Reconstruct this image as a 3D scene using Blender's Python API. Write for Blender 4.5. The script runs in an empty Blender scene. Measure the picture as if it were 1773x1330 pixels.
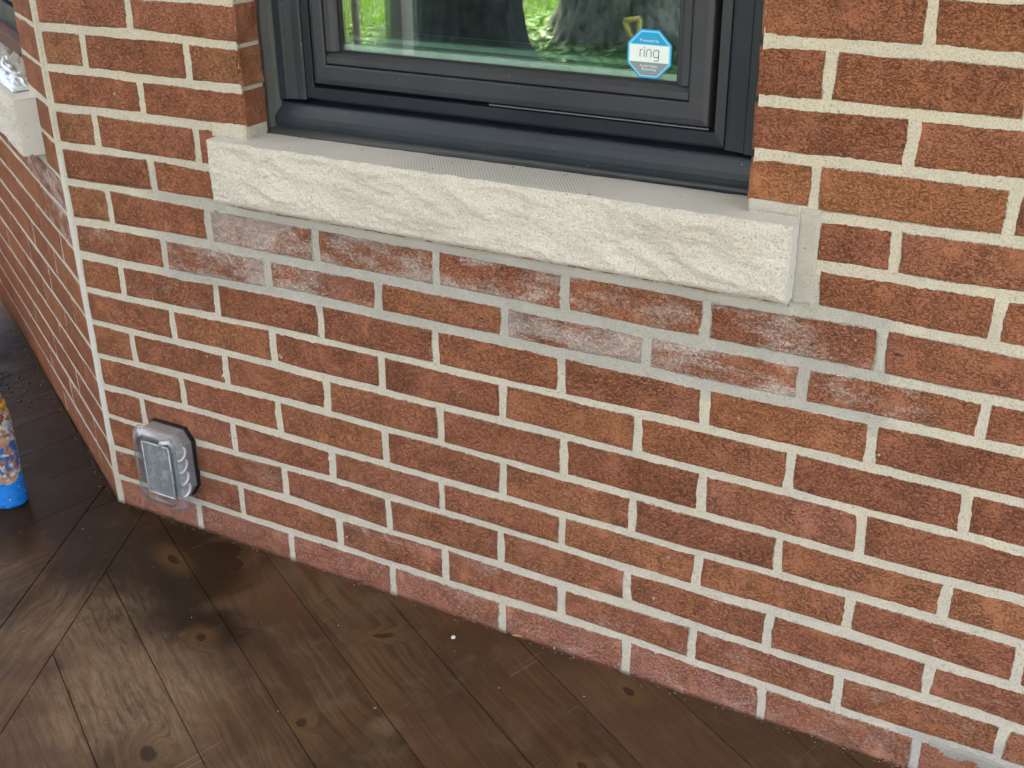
import bpy, bmesh, math, random
from mathutils import Vector, Matrix, noise
random.seed(7)
R = math.radians
scene = bpy.context.scene
COL = scene.collection

# ------------------------------------------------------------------ camera
cam_d = bpy.data.cameras.new('camera')
cam = bpy.data.objects.new('camera', cam_d)
COL.objects.link(cam)
_r = Vector((0.874288, 0.485332, -0.008508))
_d = Vector((0.203109, -0.381692, -0.901697))
_f = Vector((-0.440870, 0.786616, -0.432284))
M = Matrix(((_r.x, -_d.x, -_f.x), (_r.y, -_d.y, -_f.y), (_r.z, -_d.z, -_f.z))).to_4x4()
M.translation = Vector((1.24397, -1.38743, 1.23061))
cam.matrix_world = M
cam_d.sensor_width = 36.0
cam_d.lens = 41.27
cam_d.clip_start = 0.02
cam_d.clip_end = 500
scene.camera = cam

# ------------------------------------------------------------------ world, sun, exposure
SUN_EL, SUN_AZ = R(63), R(205)          # the sun stands over the yard, behind and left of the camera
world = bpy.data.worlds.new('World')
scene.world = world
world.use_nodes = True
wn = world.node_tree
for n in list(wn.nodes): wn.nodes.remove(n)
sky = wn.nodes.new('ShaderNodeTexSky')
sky.sky_type = 'NISHITA'
sky.sun_disc = False
sky.sun_elevation = SUN_EL
sky.sun_rotation = SUN_AZ
sky.air_density = 1.0
sky.dust_density = 6.0
sky.ozone_density = 0.6
bg = wn.nodes.new('ShaderNodeBackground'); bg.inputs['Strength'].default_value = 0.11
wo = wn.nodes.new('ShaderNodeOutputWorld')
wn.links.new(sky.outputs[0], bg.inputs[0]); wn.links.new(bg.outputs[0], wo.inputs[0])
sd = bpy.data.lights.new('sun', 'SUN'); sd.energy = 4.8; sd.angle = R(0.6); sd.color = (1.0, 0.86, 0.68)
sun = bpy.data.objects.new('sun', sd); COL.objects.link(sun)
sdir = Vector((math.sin(SUN_AZ) * math.cos(SUN_EL), math.cos(SUN_AZ) * math.cos(SUN_EL), math.sin(SUN_EL)))
sun.rotation_euler = sdir.to_track_quat('Z', 'Y').to_euler()
sun.location = sdir * 20
scene.view_settings.view_transform = 'Standard'
scene.view_settings.look = 'None'
scene.view_settings.exposure = 2.9
scene.view_settings.gamma = 1
scene.view_settings.use_curve_mapping = False
scene.cycles.use_denoising = True
scene.cycles.max_bounces = 10
scene.cycles.diffuse_bounces = 5
scene.cycles.glossy_bounces = 5
scene.cycles.transparent_max_bounces = 16
scene.cycles.sample_clamp_indirect = 6

# ------------------------------------------------------------------ node helpers
class NT:
    def __init__(s, name):
        s.m = bpy.data.materials.new(name); s.m.use_nodes = True
        s.t = s.m.node_tree
        for n in list(s.t.nodes): s.t.nodes.remove(n)
        s.out = s.t.nodes.new('ShaderNodeOutputMaterial')
    def n(s, typ, **kw):
        nd = s.t.nodes.new('ShaderNode' + typ)
        for k, v in kw.items():
            if k.startswith('i_'):
                key = k[2:].replace('_', ' ')
                s.set(nd, key, v)
            else: setattr(nd, k, v)
        return nd
    def set(s, nd, key, v):
        sock = nd.inputs[int(key)] if key.isdigit() else nd.inputs[key]
        if hasattr(v, 'links'): s.t.links.new(v, sock)
        else: sock.default_value = v
    def math(s, op, a, b=None, c=None, clamp=False):
        nd = s.t.nodes.new('ShaderNodeMath'); nd.operation = op; nd.use_clamp = clamp
        for i, v in enumerate((a, b, c)):
            if v is not None: s.set(nd, str(i), v)
        return nd.outputs[0]
    def vmath(s, op, a, b=None, out=0):
        nd = s.t.nodes.new('ShaderNodeVectorMath'); nd.operation = op
        s.set(nd, '0', a)
        if b is not None: s.set(nd, '1', b)
        return nd.outputs[out]
    def mix(s, f, a, b, blend='MIX'):
        nd = s.t.nodes.new('ShaderNodeMix'); nd.data_type = 'RGBA'; nd.blend_type = blend
        s.set(nd, '0', f); s.set(nd, '6', a if hasattr(a, 'links') else (*a, 1)); s.set(nd, '7', b if hasattr(b, 'links') else (*b, 1))
        return nd.outputs[2]
    def mr(s, v, a, b, c=0.0, d=1.0, smooth=False):
        nd = s.t.nodes.new('ShaderNodeMapRange'); nd.clamp = True
        if smooth: nd.interpolation_type = 'SMOOTHSTEP'
        for k, x in enumerate((v, a, b, c, d)): s.set(nd, str(k), x)
        return nd.outputs[0]
    def noise(s, vec, scale, detail=2.0, rough=0.5, dist=0.0, out='Fac'):
        nd = s.t.nodes.new('ShaderNodeTexNoise')
        s.set(nd, 'Vector', vec); nd.inputs['Scale'].default_value = scale
        nd.inputs['Detail'].default_value = detail; nd.inputs['Roughness'].default_value = rough
        nd.inputs['Distortion'].default_value = dist
        return nd.outputs[out]
    def voro(s, vec, scale, out='Distance', feature='F1', rand=1.0):
        nd = s.t.nodes.new('ShaderNodeTexVoronoi'); nd.feature = feature
        s.set(nd, 'Vector', vec); nd.inputs['Scale'].default_value = scale; nd.inputs['Randomness'].default_value = rand
        return nd.outputs[out]
    def obj_coord(s, randomize=True):
        tc = s.t.nodes.new('ShaderNodeTexCoord')
        v = tc.outputs['Object']
        if randomize:
            oi = s.t.nodes.new('ShaderNodeObjectInfo')
            k = s.math('MULTIPLY', oi.outputs['Random'], 37.0)
            cb = s.t.nodes.new('ShaderNodeCombineXYZ')
            s.set(cb, '0', k); s.set(cb, '1', s.math('MULTIPLY', k, 1.7)); s.set(cb, '2', s.math('MULTIPLY', k, 0.6))
            v = s.vmath('ADD', v, cb.outputs[0])
        return v
    def scale(s, v, xyz): return s.vmath('MULTIPLY', v, xyz)
    def world(s): return s.t.nodes.new('ShaderNodeNewGeometry').outputs['Position']
    def bump(s, h, dist, strength=1.0, normal=None):
        nd = s.t.nodes.new('ShaderNodeBump'); s.set(nd, 'Height', h)
        nd.inputs['Distance'].default_value = dist; nd.inputs['Strength'].default_value = strength
        if normal is not None: s.set(nd, 'Normal', normal)
        return nd.outputs[0]
    def pbr(s, col, rough=0.6, metal=0.0, normal=None, **kw):
        p = s.t.nodes.new('ShaderNodeBsdfPrincipled')
        s.set(p, 'Base Color', col if hasattr(col, 'links') else (*col, 1))
        s.set(p, 'Roughness', rough); s.set(p, 'Metallic', metal)
        if normal is not None: s.set(p, 'Normal', normal)
        for k, v in kw.items(): s.set(p, k.replace('_', ' '), v)
        s.t.links.new(p.outputs[0], s.out.inputs[0])
        return p

def simple(name, col, rough=0.6, metal=0.0, var=0.12, nscale=30, bumpd=0.0, bscale=200, **kw):
    t = NT(name); v = t.obj_coord()
    f = t.noise(v, nscale, 4, 0.6)
    c = t.mix(t.mr(f, 0.3, 0.7), tuple(x * (1 - var) for x in col), tuple(min(1, x * (1 + var)) for x in col))
    nm = t.bump(t.noise(v, bscale, 3), bumpd) if bumpd else None
    t.pbr(c, t.mr(f, 0.3, 0.7, rough * 0.88, min(1, rough * 1.12)), metal, nm, **kw)
    return t.m

# ------------------------------------------------------------------ materials
def mat_brick():
    t = NT('rug_face_brick')
    v = t.obj_coord()
    a = t.t.nodes.new('ShaderNodeAttribute'); a.attribute_name = 'kind'
    sp = t.t.nodes.new('ShaderNodeSeparateColor'); t.t.links.new(a.outputs['Color'], sp.inputs[0])
    tone, dark, haze = sp.outputs
    e = t.t.nodes.new('ShaderNodeAttribute'); e.attribute_name = 'edge'
    edge = e.outputs['Fac']
    cr = t.t.nodes.new('ShaderNodeValToRGB'); t.set(cr, 'Fac', tone)
    el = cr.color_ramp.elements
    el[0].position = 0.0; el[0].color = (0.58, 0.255, 0.180, 1)
    el[1].position = 1.0; el[1].color = (0.54, 0.270, 0.155, 1)
    for p, c in ((0.22, (0.49, 0.182, 0.098)), (0.6, (0.52, 0.202, 0.100)), (0.8, (0.54, 0.222, 0.098))):
        x = el.new(p); x.color = (*c, 1)
    big = t.noise(v, 14, 3, 0.6)
    c = t.mix(t.mr(big, 0.35, 0.7), cr.outputs[0], t.mix(0.26, cr.outputs[0], (0.25, 0.078, 0.045)))
    warmz = t.noise(t.vmath('ADD', v, (5, 5, 5)), 9, 2, 0.5)
    c = t.mix(t.mr(warmz, 0.45, 0.65, 0, 0.5), c, (0.44, 0.165, 0.060))
    mid = t.noise(t.scale(v, (0.7, 1, 1.3)), 170, 5, 0.75)
    c = t.mix(t.mr(mid, 0.35, 0.75, 0.0, 0.55), c, t.mix(0.5, c, (0.56, 0.26, 0.15)))
    # torn rug-face pits: short wandering horizontal gouges
    w = t.vmath('ADD', t.scale(v, (0.72, 1, 1.15)), t.scale(t.noise(v, 70, 3, out='Color'), (0.010, 0.010, 0.010)))
    pit = t.noise(w, 360, 6, 0.80, 0.2)
    roughness_zone = t.mr(t.noise(v, 22, 2), 0.35, 0.65, -0.03, 0.035)
    thr = t.math('ADD', t.math('MULTIPLY', dark, 0.045), t.math('ADD', roughness_zone, 0.385))
    pm = t.mr(pit, t.math('ADD', thr, -0.04), t.math('ADD', thr, 0.05), 1.0, 0.0)
    cv = t.math('ABSOLUTE', t.math('SUBTRACT', t.noise(w, 210, 4, 0.7, 0.3), 0.5))
    crev = t.math('MULTIPLY', t.mr(cv, 0.0, 0.024, 1, 0), t.mr(t.noise(v, 30, 3, 0.6), 0.36, 0.56))
    pm = t.math('MAXIMUM', pm, crev)
    c = t.mix(t.math('MULTIPLY', pm, 0.70), c, (0.095, 0.029, 0.014))  # pits and crevices darkened in colour to carry their own shade
    c = t.mix(t.math('MULTIPLY', dark, 0.30), c, (0.20, 0.060, 0.032))
    grit = t.noise(v, 520, 2, 0.6)
    c = t.mix(t.mr(grit, 0.58, 0.70, 0, 0.5), c, (0.66, 0.38, 0.25))
    # mortar haze (cement wash left by the repair)
    hz = t.noise(t.scale(v, (0.6, 1, 1.4)), 26, 3, 0.6, 0.6)
    hz2 = t.noise(t.scale(v, (0.7, 1, 1.1)), 340, 4, 0.8)
    hm = t.math('ADD', t.math('ADD', t.math('MULTIPLY', hz, 1.35), t.math('MULTIPLY', hz2, 1.15)), t.math('MULTIPLY', haze, 0.60))
    hmask = t.math('MULTIPLY', t.mr(hm, 1.38, 1.68), t.mr(haze, 0.02, 0.3))
    c = t.mix(t.math('MULTIPLY', hmask, 0.82), c, (0.80, 0.66, 0.59))
    wash = t.math('MULTIPLY', haze, 0.12)
    c = t.mix(wash, c, (0.56, 0.36, 0.31))
    # white drips and crumbs of mortar
    dr = t.voro(t.scale(v, (1, 1, 0.8)), 42, rand=1.0)
    rar = t.noise(v, 16, 1)
    spk = t.math('MULTIPLY', t.mr(dr, 0.05, 0.10, 1, 0), t.mr(rar, 0.60, 0.64))
    c = t.mix(spk, c, (0.66, 0.60, 0.52))
    # ragged mortar edge
    en = t.noise(v, 330, 4, 0.75)
    en2 = t.noise(v, 60, 2, 0.5)
    lim = t.math('ADD', t.math('ADD', edge, t.math('MULTIPLY', t.math('SUBTRACT', en, 0.5), 1.25)),
                 t.math('MULTIPLY', t.math('SUBTRACT', en2, 0.5), 0.35))
    en3 = t.noise(t.scale(v, (0.8, 1, 1)), 120, 4, 0.75)
    lim = t.math('ADD', lim, t.math('MULTIPLY', t.math('SUBTRACT', en3, 0.56), t.math('MULTIPLY', t.mr(haze, 0.02, 0.3), 1.3)))
    lim = t.math('SUBTRACT', lim, t.math('MULTIPLY', haze, 0.30))
    em = t.mr(lim, 0.50, 0.60, 1, 0)
    c = t.mix(em, c, t.mix(t.mr(haze, 0.1, 0.5), (0.56, 0.50, 0.40), (0.50, 0.49, 0.45)))
    h = t.math('SUBTRACT', t.math('MULTIPLY', t.noise(v, 230, 5, 0.75), 0.8), t.math('MULTIPLY', pm, 0.8))
    h = t.math('ADD', h, t.math('MULTIPLY', grit, 0.25))
    h = t.math('MULTIPLY', h, t.math('SUBTRACT', 1.0, t.math('MULTIPLY', em, 0.7)))
    t.pbr(c, 0.88, 0, t.bump(h, 0.0060, 1.0), Specular_IOR_Level=0.25)
    return t.m

def mat_mortar(name, col, col2, bumpd=0.0009):
    t = NT(name); v = t.world()
    f = t.noise(v, 9, 4, 0.6); s = t.noise(v, 480, 3, 0.7); g = t.noise(v, 70, 4, 0.6)
    c = t.mix(t.mr(f, 0.35, 0.65), col, col2)
    c = t.mix(t.mr(s, 0.35, 0.48, 0.45, 0), c, tuple(x * 0.55 for x in col))
    c = t.mix(t.mr(g, 0.55, 0.75, 0, 0.35), c, tuple(min(1, x * 1.18) for x in col))
    pore = t.noise(v, 210, 2, 0.5)
    c = t.mix(t.mr(pore, 0.24, 0.30, 0.7, 0), c, (0.16, 0.14, 0.11))
    t.pbr(c, 0.93, 0, t.bump(t.math('ADD', s, t.math('MULTIPLY', g, 1.5)), bumpd, 0.9), Specular_IOR_Level=0.2)
    return t.m

def mat_mortar_wall():
    # cream weathered mortar, with the zone round the new sill repointed in grey
    t = NT('mortar'); v = t.world()
    sx = t.t.nodes.new('ShaderNodeSeparateXYZ'); t.set(sx, '0', v)
    x, y, z = sx.outputs
    wob = t.math('MULTIPLY', t.math('SUBTRACT', t.noise(v, 8, 3), 0.5), 0.06)
    zz = t.math('ADD', z, wob); xx = t.math('ADD', x, wob)
    m1 = t.math('MULTIPLY', t.mr(zz, 0.508, 0.520), t.mr(zz, 0.70, 0.73, 1, 0))
    m2 = t.math('MULTIPLY', t.mr(xx, -0.27, -0.20), t.mr(xx, 1.00, 1.02, 1, 0))
    m3 = t.math('MULTIPLY', t.mr(xx, 1.085, 1.10), t.mr(z, 0.085, 0.1, 1, 0))
    grey = t.math('MAXIMUM', t.math('MULTIPLY', m1, m2), t.math('MULTIPLY', m3, 1.0))
    f = t.noise(v, 9, 4, 0.6); s = t.noise(v, 480, 3, 0.7); g = t.noise(v, 70, 4, 0.6)
    cream = t.mix(t.mr(f, 0.35, 0.65), (0.66, 0.60, 0.47), (0.60, 0.56, 0.465))
    gr = t.mix(t.mr(f, 0.35, 0.65), (0.52, 0.50, 0.445), (0.45, 0.435, 0.39))
    c = t.mix(grey, cream, gr)
    c = t.mix(t.mr(s, 0.36, 0.50, 0.60, 0), c, (0.30, 0.27, 0.21))
    c = t.mix(t.mr(g, 0.56, 0.75, 0, 0.3), c, (0.70, 0.66, 0.56))
    pore = t.noise(v, 190, 2, 0.5)
    c = t.mix(t.mr(pore, 0.25, 0.31, 0.5, 0), c, (0.14, 0.12, 0.09))
    st = t.noise(t.scale(v, (1, 1, 2.5)), 5, 5, 0.7)
    c = t.mix(t.mr(st, 0.58, 0.72, 0, 0.35), c, (0.36, 0.34, 0.29))
    t.pbr(c, 0.93, 0, t.bump(t.math('ADD', s, t.math('MULTIPLY', g, 2.0)), 0.0020, 1.0), Specular_IOR_Level=0.2)
    return t.m

def mat_stone(name, smooth=False):
    t = NT(name); v = t.world()
    f = t.noise(v, 10, 4, 0.6); s = t.noise(v, 420, 3, 0.75); g = t.noise(v, 150, 3, 0.6)
    p = t.noise(v, 6, 2, 0.5)
    if smooth:
        c = t.mix(t.mr(f, 0.35, 0.65), (0.62, 0.605, 0.565), (0.68, 0.665, 0.62))
        c = t.mix(t.mr(g, 0.25, 0.33, 0.5, 0), c, (0.22, 0.21, 0.19))
        # diamond saw marks across part of the top
        w = t.t.nodes.new('ShaderNodeTexWave'); w.bands_direction = 'X'; w.wave_type = 'BANDS'
        rot = t.t.nodes.new('ShaderNodeVectorRotate'); rot.rotation_type = 'Z_AXIS'; t.set(rot, 'Vector', v); rot.inputs['Angle'].default_value = R(-35)
        t.set(w, 'Vector', rot.outputs[0]); w.inputs['Scale'].default_value = 73; w.inputs['Distortion'].default_value = 0.4
        sx = t.t.nodes.new('ShaderNodeSeparateXYZ'); t.set(sx, '0', v)
        mk = t.math('MULTIPLY', t.mr(sx.outputs[0], 0.22, 0.34), t.mr(sx.outputs[0], 0.56, 0.64, 1, 0))
        saw = t.math('MULTIPLY', w.outputs['Fac'], mk)
        c = t.mix(t.math('MULTIPLY', saw, 0.5), c, (0.30, 0.29, 0.26))
        deb = t.noise(v, 75, 2, 0.4)
        c = t.mix(t.mr(deb, 0.735, 0.75), c, (0.10, 0.08, 0.06))
        nm = t.bump(t.math('ADD', t.math('MULTIPLY', saw, 0.6), s), 0.0006, 0.7)
    else:
        c = t.mix(t.mr(f, 0.3, 0.7), (0.83, 0.79, 0.70), (0.74, 0.70, 0.62))
        c = t.mix(t.mr(p, 0.45, 0.7, 0, 0.5), c, (0.70, 0.63, 0.54))
        c = t.mix(t.mr(s, 0.36, 0.50, 0.72, 0), c, (0.40, 0.365, 0.30))
        c = t.mix(t.mr(g, 0.6, 0.75, 0, 0.4), c, (0.80, 0.78, 0.72))
        nm = t.bump(t.math('ADD', s, t.math('MULTIPLY', g, 1.5)), 0.0030, 1.0)
    t.pbr(c, 0.9, 0, nm, Specular_IOR_Level=0.25)
    return t.m

def knot_field(t, P, knots):
    """darkness and core masks for knots given as (x, y, long radius, short radius, angle)"""
    tot = None; ring = None
    wob = t.scale(t.vmath('SUBTRACT', t.noise(P, 22, 3, out='Color'), (0.5, 0.5, 0.5)), (0.02, 0.02, 0))
    PP = t.vmath('ADD', P, wob)
    for (x, y, a, b, ang) in knots:
        d = t.vmath('SUBTRACT', PP, (x, y, 0.008))
        rt = t.t.nodes.new('ShaderNodeVectorRotate'); rt.rotation_type = 'Z_AXIS'; t.set(rt, 'Vector', d); rt.inputs['Angle'].default_value = -R(ang)
        l = t.vmath('LENGTH', t.scale(rt.outputs[0], (1 / a, 1 / b, 0)), out='Value')
        core = t.mr(l, 0.75, 1.1, 1, 0); halo = t.mr(l, 0.9, 4.2, 1, 0, True)
        tot = core if tot is None else t.math('MAXIMUM', tot, core)
        ring = halo if ring is None else t.math('MAXIMUM', ring, halo)
    return tot, ring

def mat_deck():
    t = NT('stained_pine')
    P = t.world()
    v = t.obj_coord()
    oi = t.t.nodes.new('ShaderNodeObjectInfo')
    rnd = oi.outputs['Random']
    core, halo = knot_field(t, P, [(-0.19, -0.109, .022, .009, -20), (0.014, -0.263, .012, .010, -30), (0.134, -0.503, .017, .012, -30),
                                   (0.291, -0.343, .010, .008, -30), (0.277, -0.111, .020, .007, 30), (0.694, -0.045, .014, .007, -30),
                                   (0.702, -0.225, .010, .007, -30)])
    warp = t.scale(t.vmath('SUBTRACT', t.noise(t.scale(v, (1.2, 3, 1)), 3.0, 3, out='Color'), (0.5, 0.5, 0.5)), (0.0, 0.05, 0.0))
    hv = t.t.nodes.new('ShaderNodeCombineXYZ'); t.set(hv, '1', t.math('MULTIPLY', halo, 0.03))
    vg = t.vmath('ADD', t.vmath('ADD', v, warp), hv.outputs[0])
    grain = t.noise(t.scale(vg, (1.0, 26, 1)), 3.2, 6, 0.62, 0.4)
    fine = t.noise(t.scale(vg, (1.0, 34, 1)), 14, 4, 0.7)
    blot = t.noise(P, 3.6, 5, 0.6, 0.8)
    blot2 = t.noise(P, 13, 4, 0.65, 0.5)
    c = t.mix(t.mr(grain, 0.36, 0.64), (0.052, 0.027, 0.012), (0.122, 0.067, 0.029))
    c = t.mix(t.mr(blot, 0.40, 0.66), c, t.mix(0.82, c, (0.034, 0.019, 0.010)))
    c = t.mix(t.mr(blot2, 0.52, 0.72, 0, 0.45), c, (0.150, 0.108, 0.066))
    c = t.mix(t.mr(t.noise(v, 2.3, 2), 0.46, 0.62, 0, 0.42), c, (0.105, 0.046, 0.022))
    c = t.mix(t.mr(fine, 0.30, 0.43, 0.5, 0), c, (0.030, 0.018, 0.011))
    c = t.mix(t.mr(rnd, 0, 1, 0.0, 0.25), c, (0.120, 0.080, 0.048))
    # orange-brown halo and dark core of every knot
    # a dark wet band of fresh stain beside the corner, pale worn wood towards the yard on the left
    sx = t.t.nodes.new('ShaderNodeSeparateXYZ'); t.set(sx, '0', P)
    x, y, z = sx.outputs
    nz = t.math('MULTIPLY', t.math('SUBTRACT', t.noise(P, 6, 4, 0.6, 1.0), 0.5), 0.42)
    def blob(cx, cy, r0, r1, k=1.0):
        l = t.vmath('LENGTH', t.vmath('SUBTRACT', P, (cx, cy, 0.008)), out='Value')
        return t.mr(t.math('ADD', l, t.math('MULTIPLY', nz, k)), r0, r1, 1, 0, True)
    wet = t.math('MAXIMUM', blob(-0.18, -0.16, 0.12, 0.21, .6), blob(-0.36, -0.16, 0.08, 0.17, .5))
    wet = t.math('MAXIMUM', wet, t.math('MULTIPLY', blob(-0.335, -0.30, 0.06, 0.13, .4), 0.75))
    wet = t.math('MAXIMUM', wet, blob(0.0, -0.235, 0.03, 0.09, .5))
    wet = t.math('MAXIMUM', wet, blob(-0.13, -0.055, 0.035, 0.05, .15))
    wet = t.math('MAXIMUM', wet, blob(-0.085, -0.075, 0.022, 0.032, .1))
    wet = t.math('MAXIMUM', wet, blob(-0.90, 0.10, 0.50, 0.78, .5))
    c = t.mix(t.math('MULTIPLY', wet, 0.84), c, (0.020, 0.012, 0.007))
    pale = t.math('MAXIMUM', blob(0.02, -0.44, 0.07, 0.19, .6), t.math('MULTIPLY', blob(-0.20, -0.34, 0.05, 0.16, .6), 0.7))
    pale = t.math('MAXIMUM', pale, t.math('MULTIPLY', blob(0.405, -0.285, 0.008, 0.035, .2), 0.6))
    pale = t.math('MAXIMUM', pale, t.math('MULTIPLY', blob(-0.46, -0.34, 0.05, 0.18, .8), 0.5))
    palen = t.math('MULTIPLY', pale, t.mr(t.noise(t.scale(vg, (5, 22, 1)), 4, 5, 0.75), 0.30, 0.58))
    c = t.mix(t.math('MULTIPLY', palen, 0.60), c, (0.260, 0.180, 0.105))
    c = t.mix(t.math('MULTIPLY', t.mr(t.noise(t.scale(vg, (1.6, 40, 1)), 6, 5, 0.7), 0.50, 0.68), 0.5), c, (0.040, 0.023, 0.012))
    c = t.mix(t.math('MULTIPLY', halo, 0.55), c, (0.120, 0.066, 0.028))
    c = t.mix(t.math('MULTIPLY', core, 0.80), c, (0.024, 0.012, 0.008))
    # scratches and pale crumbs
    scv = t.t.nodes.new('ShaderNodeVectorRotate'); scv.rotation_type = 'Z_AXIS'; t.set(scv, 'Vector', P); scv.inputs['Angle'].default_value = R(-72)
    sc = t.noise(t.scale(scv.outputs[0], (1.2, 60, 1)), 5, 2, 0.5, 0.2)
    c = t.mix(t.math('MULTIPLY', t.mr(sc, 0.70, 0.74), t.mr(blot2, 0.45, 0.6, 0, 0.55)), c, (0.33, 0.27, 0.20))
    cr = t.voro(P, 24)
    c = t.mix(t.math('MULTIPLY', t.mr(cr, 0.028, 0.04, 1, 0), t.mr(t.noise(P, 9, 1), 0.58, 0.66)), c, (0.45, 0.38, 0.30))
    rough = t.mr(blot2, 0.35, 0.7, 0.42, 0.66)
    rough = t.math('SUBTRACT', rough, t.math('MULTIPLY', wet, 0.10))
    rough = t.math('ADD', rough, t.math('MULTIPLY', pale, 0.14))
    h = t.math('ADD', t.math('MULTIPLY', fine, 0.5), t.math('MULTIPLY', core, -0.8))
    t.pbr(c, rough, 0, t.bump(h, 0.0011, 0.7), Specular_IOR_Level=t.math('SUBTRACT', 0.22, t.math('MULTIPLY', wet, 0.16)))
    return t.m

def mat_frame(name='charcoal_vinyl', col=(0.010, 0.016, 0.026)):
    t = NT(name); v = t.world()
    f = t.noise(v, 11, 4, 0.6)
    c = t.mix(t.mr(f, 0.3, 0.7), col, tuple(x * 1.25 for x in col))
    du = t.voro(v, 60)
    c = t.mix(t.math('MULTIPLY', t.mr(du, 0.03, 0.06, 1, 0), t.mr(t.noise(v, 13, 1), 0.48, 0.56)), c, (0.42, 0.42, 0.42))
    streak = t.noise(v, 45, 4, 0.7)
    c = t.mix(t.mr(streak, 0.62, 0.8, 0, 0.25), c, (0.12, 0.12, 0.12))
    t.pbr(c, t.mr(f, 0.3, 0.7, 0.36, 0.48), 0.0, t.bump(t.noise(v, 3, 2), 0.002, 0.2), Specular_IOR_Level=0.5)
    return t.m

def mat_glass():
    t = NT('window_glass')
    gl = t.n('BsdfGlossy'); gl.inputs['Roughness'].default_value = 0.0; gl.inputs['Color'].default_value = (0.90, 0.97, 0.93, 1)
    tr = t.n('BsdfTransparent'); tr.inputs['Color'].default_value = (0.92, 0.975, 0.95, 1)
    lw = t.n('LayerWeight'); lw.inputs['Blend'].default_value = 0.25
    fac = t.math('ADD', t.math('MULTIPLY', lw.outputs['Fresnel'], 0.5), 0.20)
    # old double glazing is never quite flat
    mx = t.n('MixShader'); t.set(mx, '0', fac); t.t.links.new(tr.outputs[0], mx.inputs[1]); t.t.links.new(gl.outputs[0], mx.inputs[2])
    t.t.links.new(mx.outputs[0], t.out.inputs[0])
    return t.m

def mat_clear(name, tint=(0.93, 0.96, 0.97), rough=0.22, milky=0.20, seed=0):
    t = NT(name); v = t.obj_coord(False)
    f = t.noise(v, 45, 4, 0.6)
    tr = t.n('BsdfTransparent'); tr.inputs['Color'].default_value = (*tint, 1)
    gl = t.n('BsdfGlossy'); gl.inputs['Roughness'].default_value = rough
    df = t.n('BsdfDiffuse'); df.inputs['Color'].default_value = (0.74, 0.77, 0.78, 1)
    lw = t.n('LayerWeight'); lw.inputs['Blend'].default_value = 0.45
    nm = t.bump(t.noise(v, 120, 3), 0.0015, 0.5); t.set(gl, 'Normal', nm); t.set(lw, 'Normal', nm)
    m1 = t.n('MixShader'); t.set(m1, '0', t.mr(f, 0.3, 0.75, milky * 0.6, milky * 1.6)); t.t.links.new(tr.outputs[0], m1.inputs[1]); t.t.links.new(df.outputs[0], m1.inputs[2])
    m2 = t.n('MixShader'); t.set(m2, '0', t.math('ADD', t.math('MULTIPLY', lw.outputs['Facing'], 0.30), 0.05)); t.t.links.new(m1.outputs[0], m2.inputs[1]); t.t.links.new(gl.outputs[0], m2.inputs[2])
    t.t.links.new(m2.outputs[0], t.out.inputs[0])
    return t.m

BRICK = mat_brick(); MORTAR = mat_mortar_wall()
MORTAR_G = mat_mortar('grey_mortar', (0.42, 0.405, 0.355), (0.48, 0.46, 0.41))
MORTAR_D = mat_mortar('damp_grey_mortar', (0.32, 0.31, 0.26), (0.38, 0.365, 0.31), 0.0016)
MORTAR_W = mat_mortar('pale_mortar', (0.60, 0.585, 0.53), (0.66, 0.64, 0.59), 0.0013)
STONE = mat_stone('split_limestone'); STONE_TOP = mat_stone('sawn_limestone', True)
DECK = mat_deck(); FRAME = mat_frame(); SASH = mat_frame('brown_black_vinyl', (0.027, 0.030, 0.040)); GLASS = mat_glass()
CAULK = simple('grey_black_sealant', (0.040, 0.043, 0.044), 0.5, bumpd=0.0006, bscale=60)
BLACK = simple('black_rubber', (0.010, 0.010, 0.011), 0.55)
SPACER = simple('pale_green_spacer', (0.78, 0.90, 0.84), 0.5, 0.0)
SPACER_W = simple('white_spacer_edge', (0.12, 0.125, 0.13), 0.4)
DARKROOM = simple('dim_room_lining', (0.018, 0.030, 0.026), 0.8)
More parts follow.
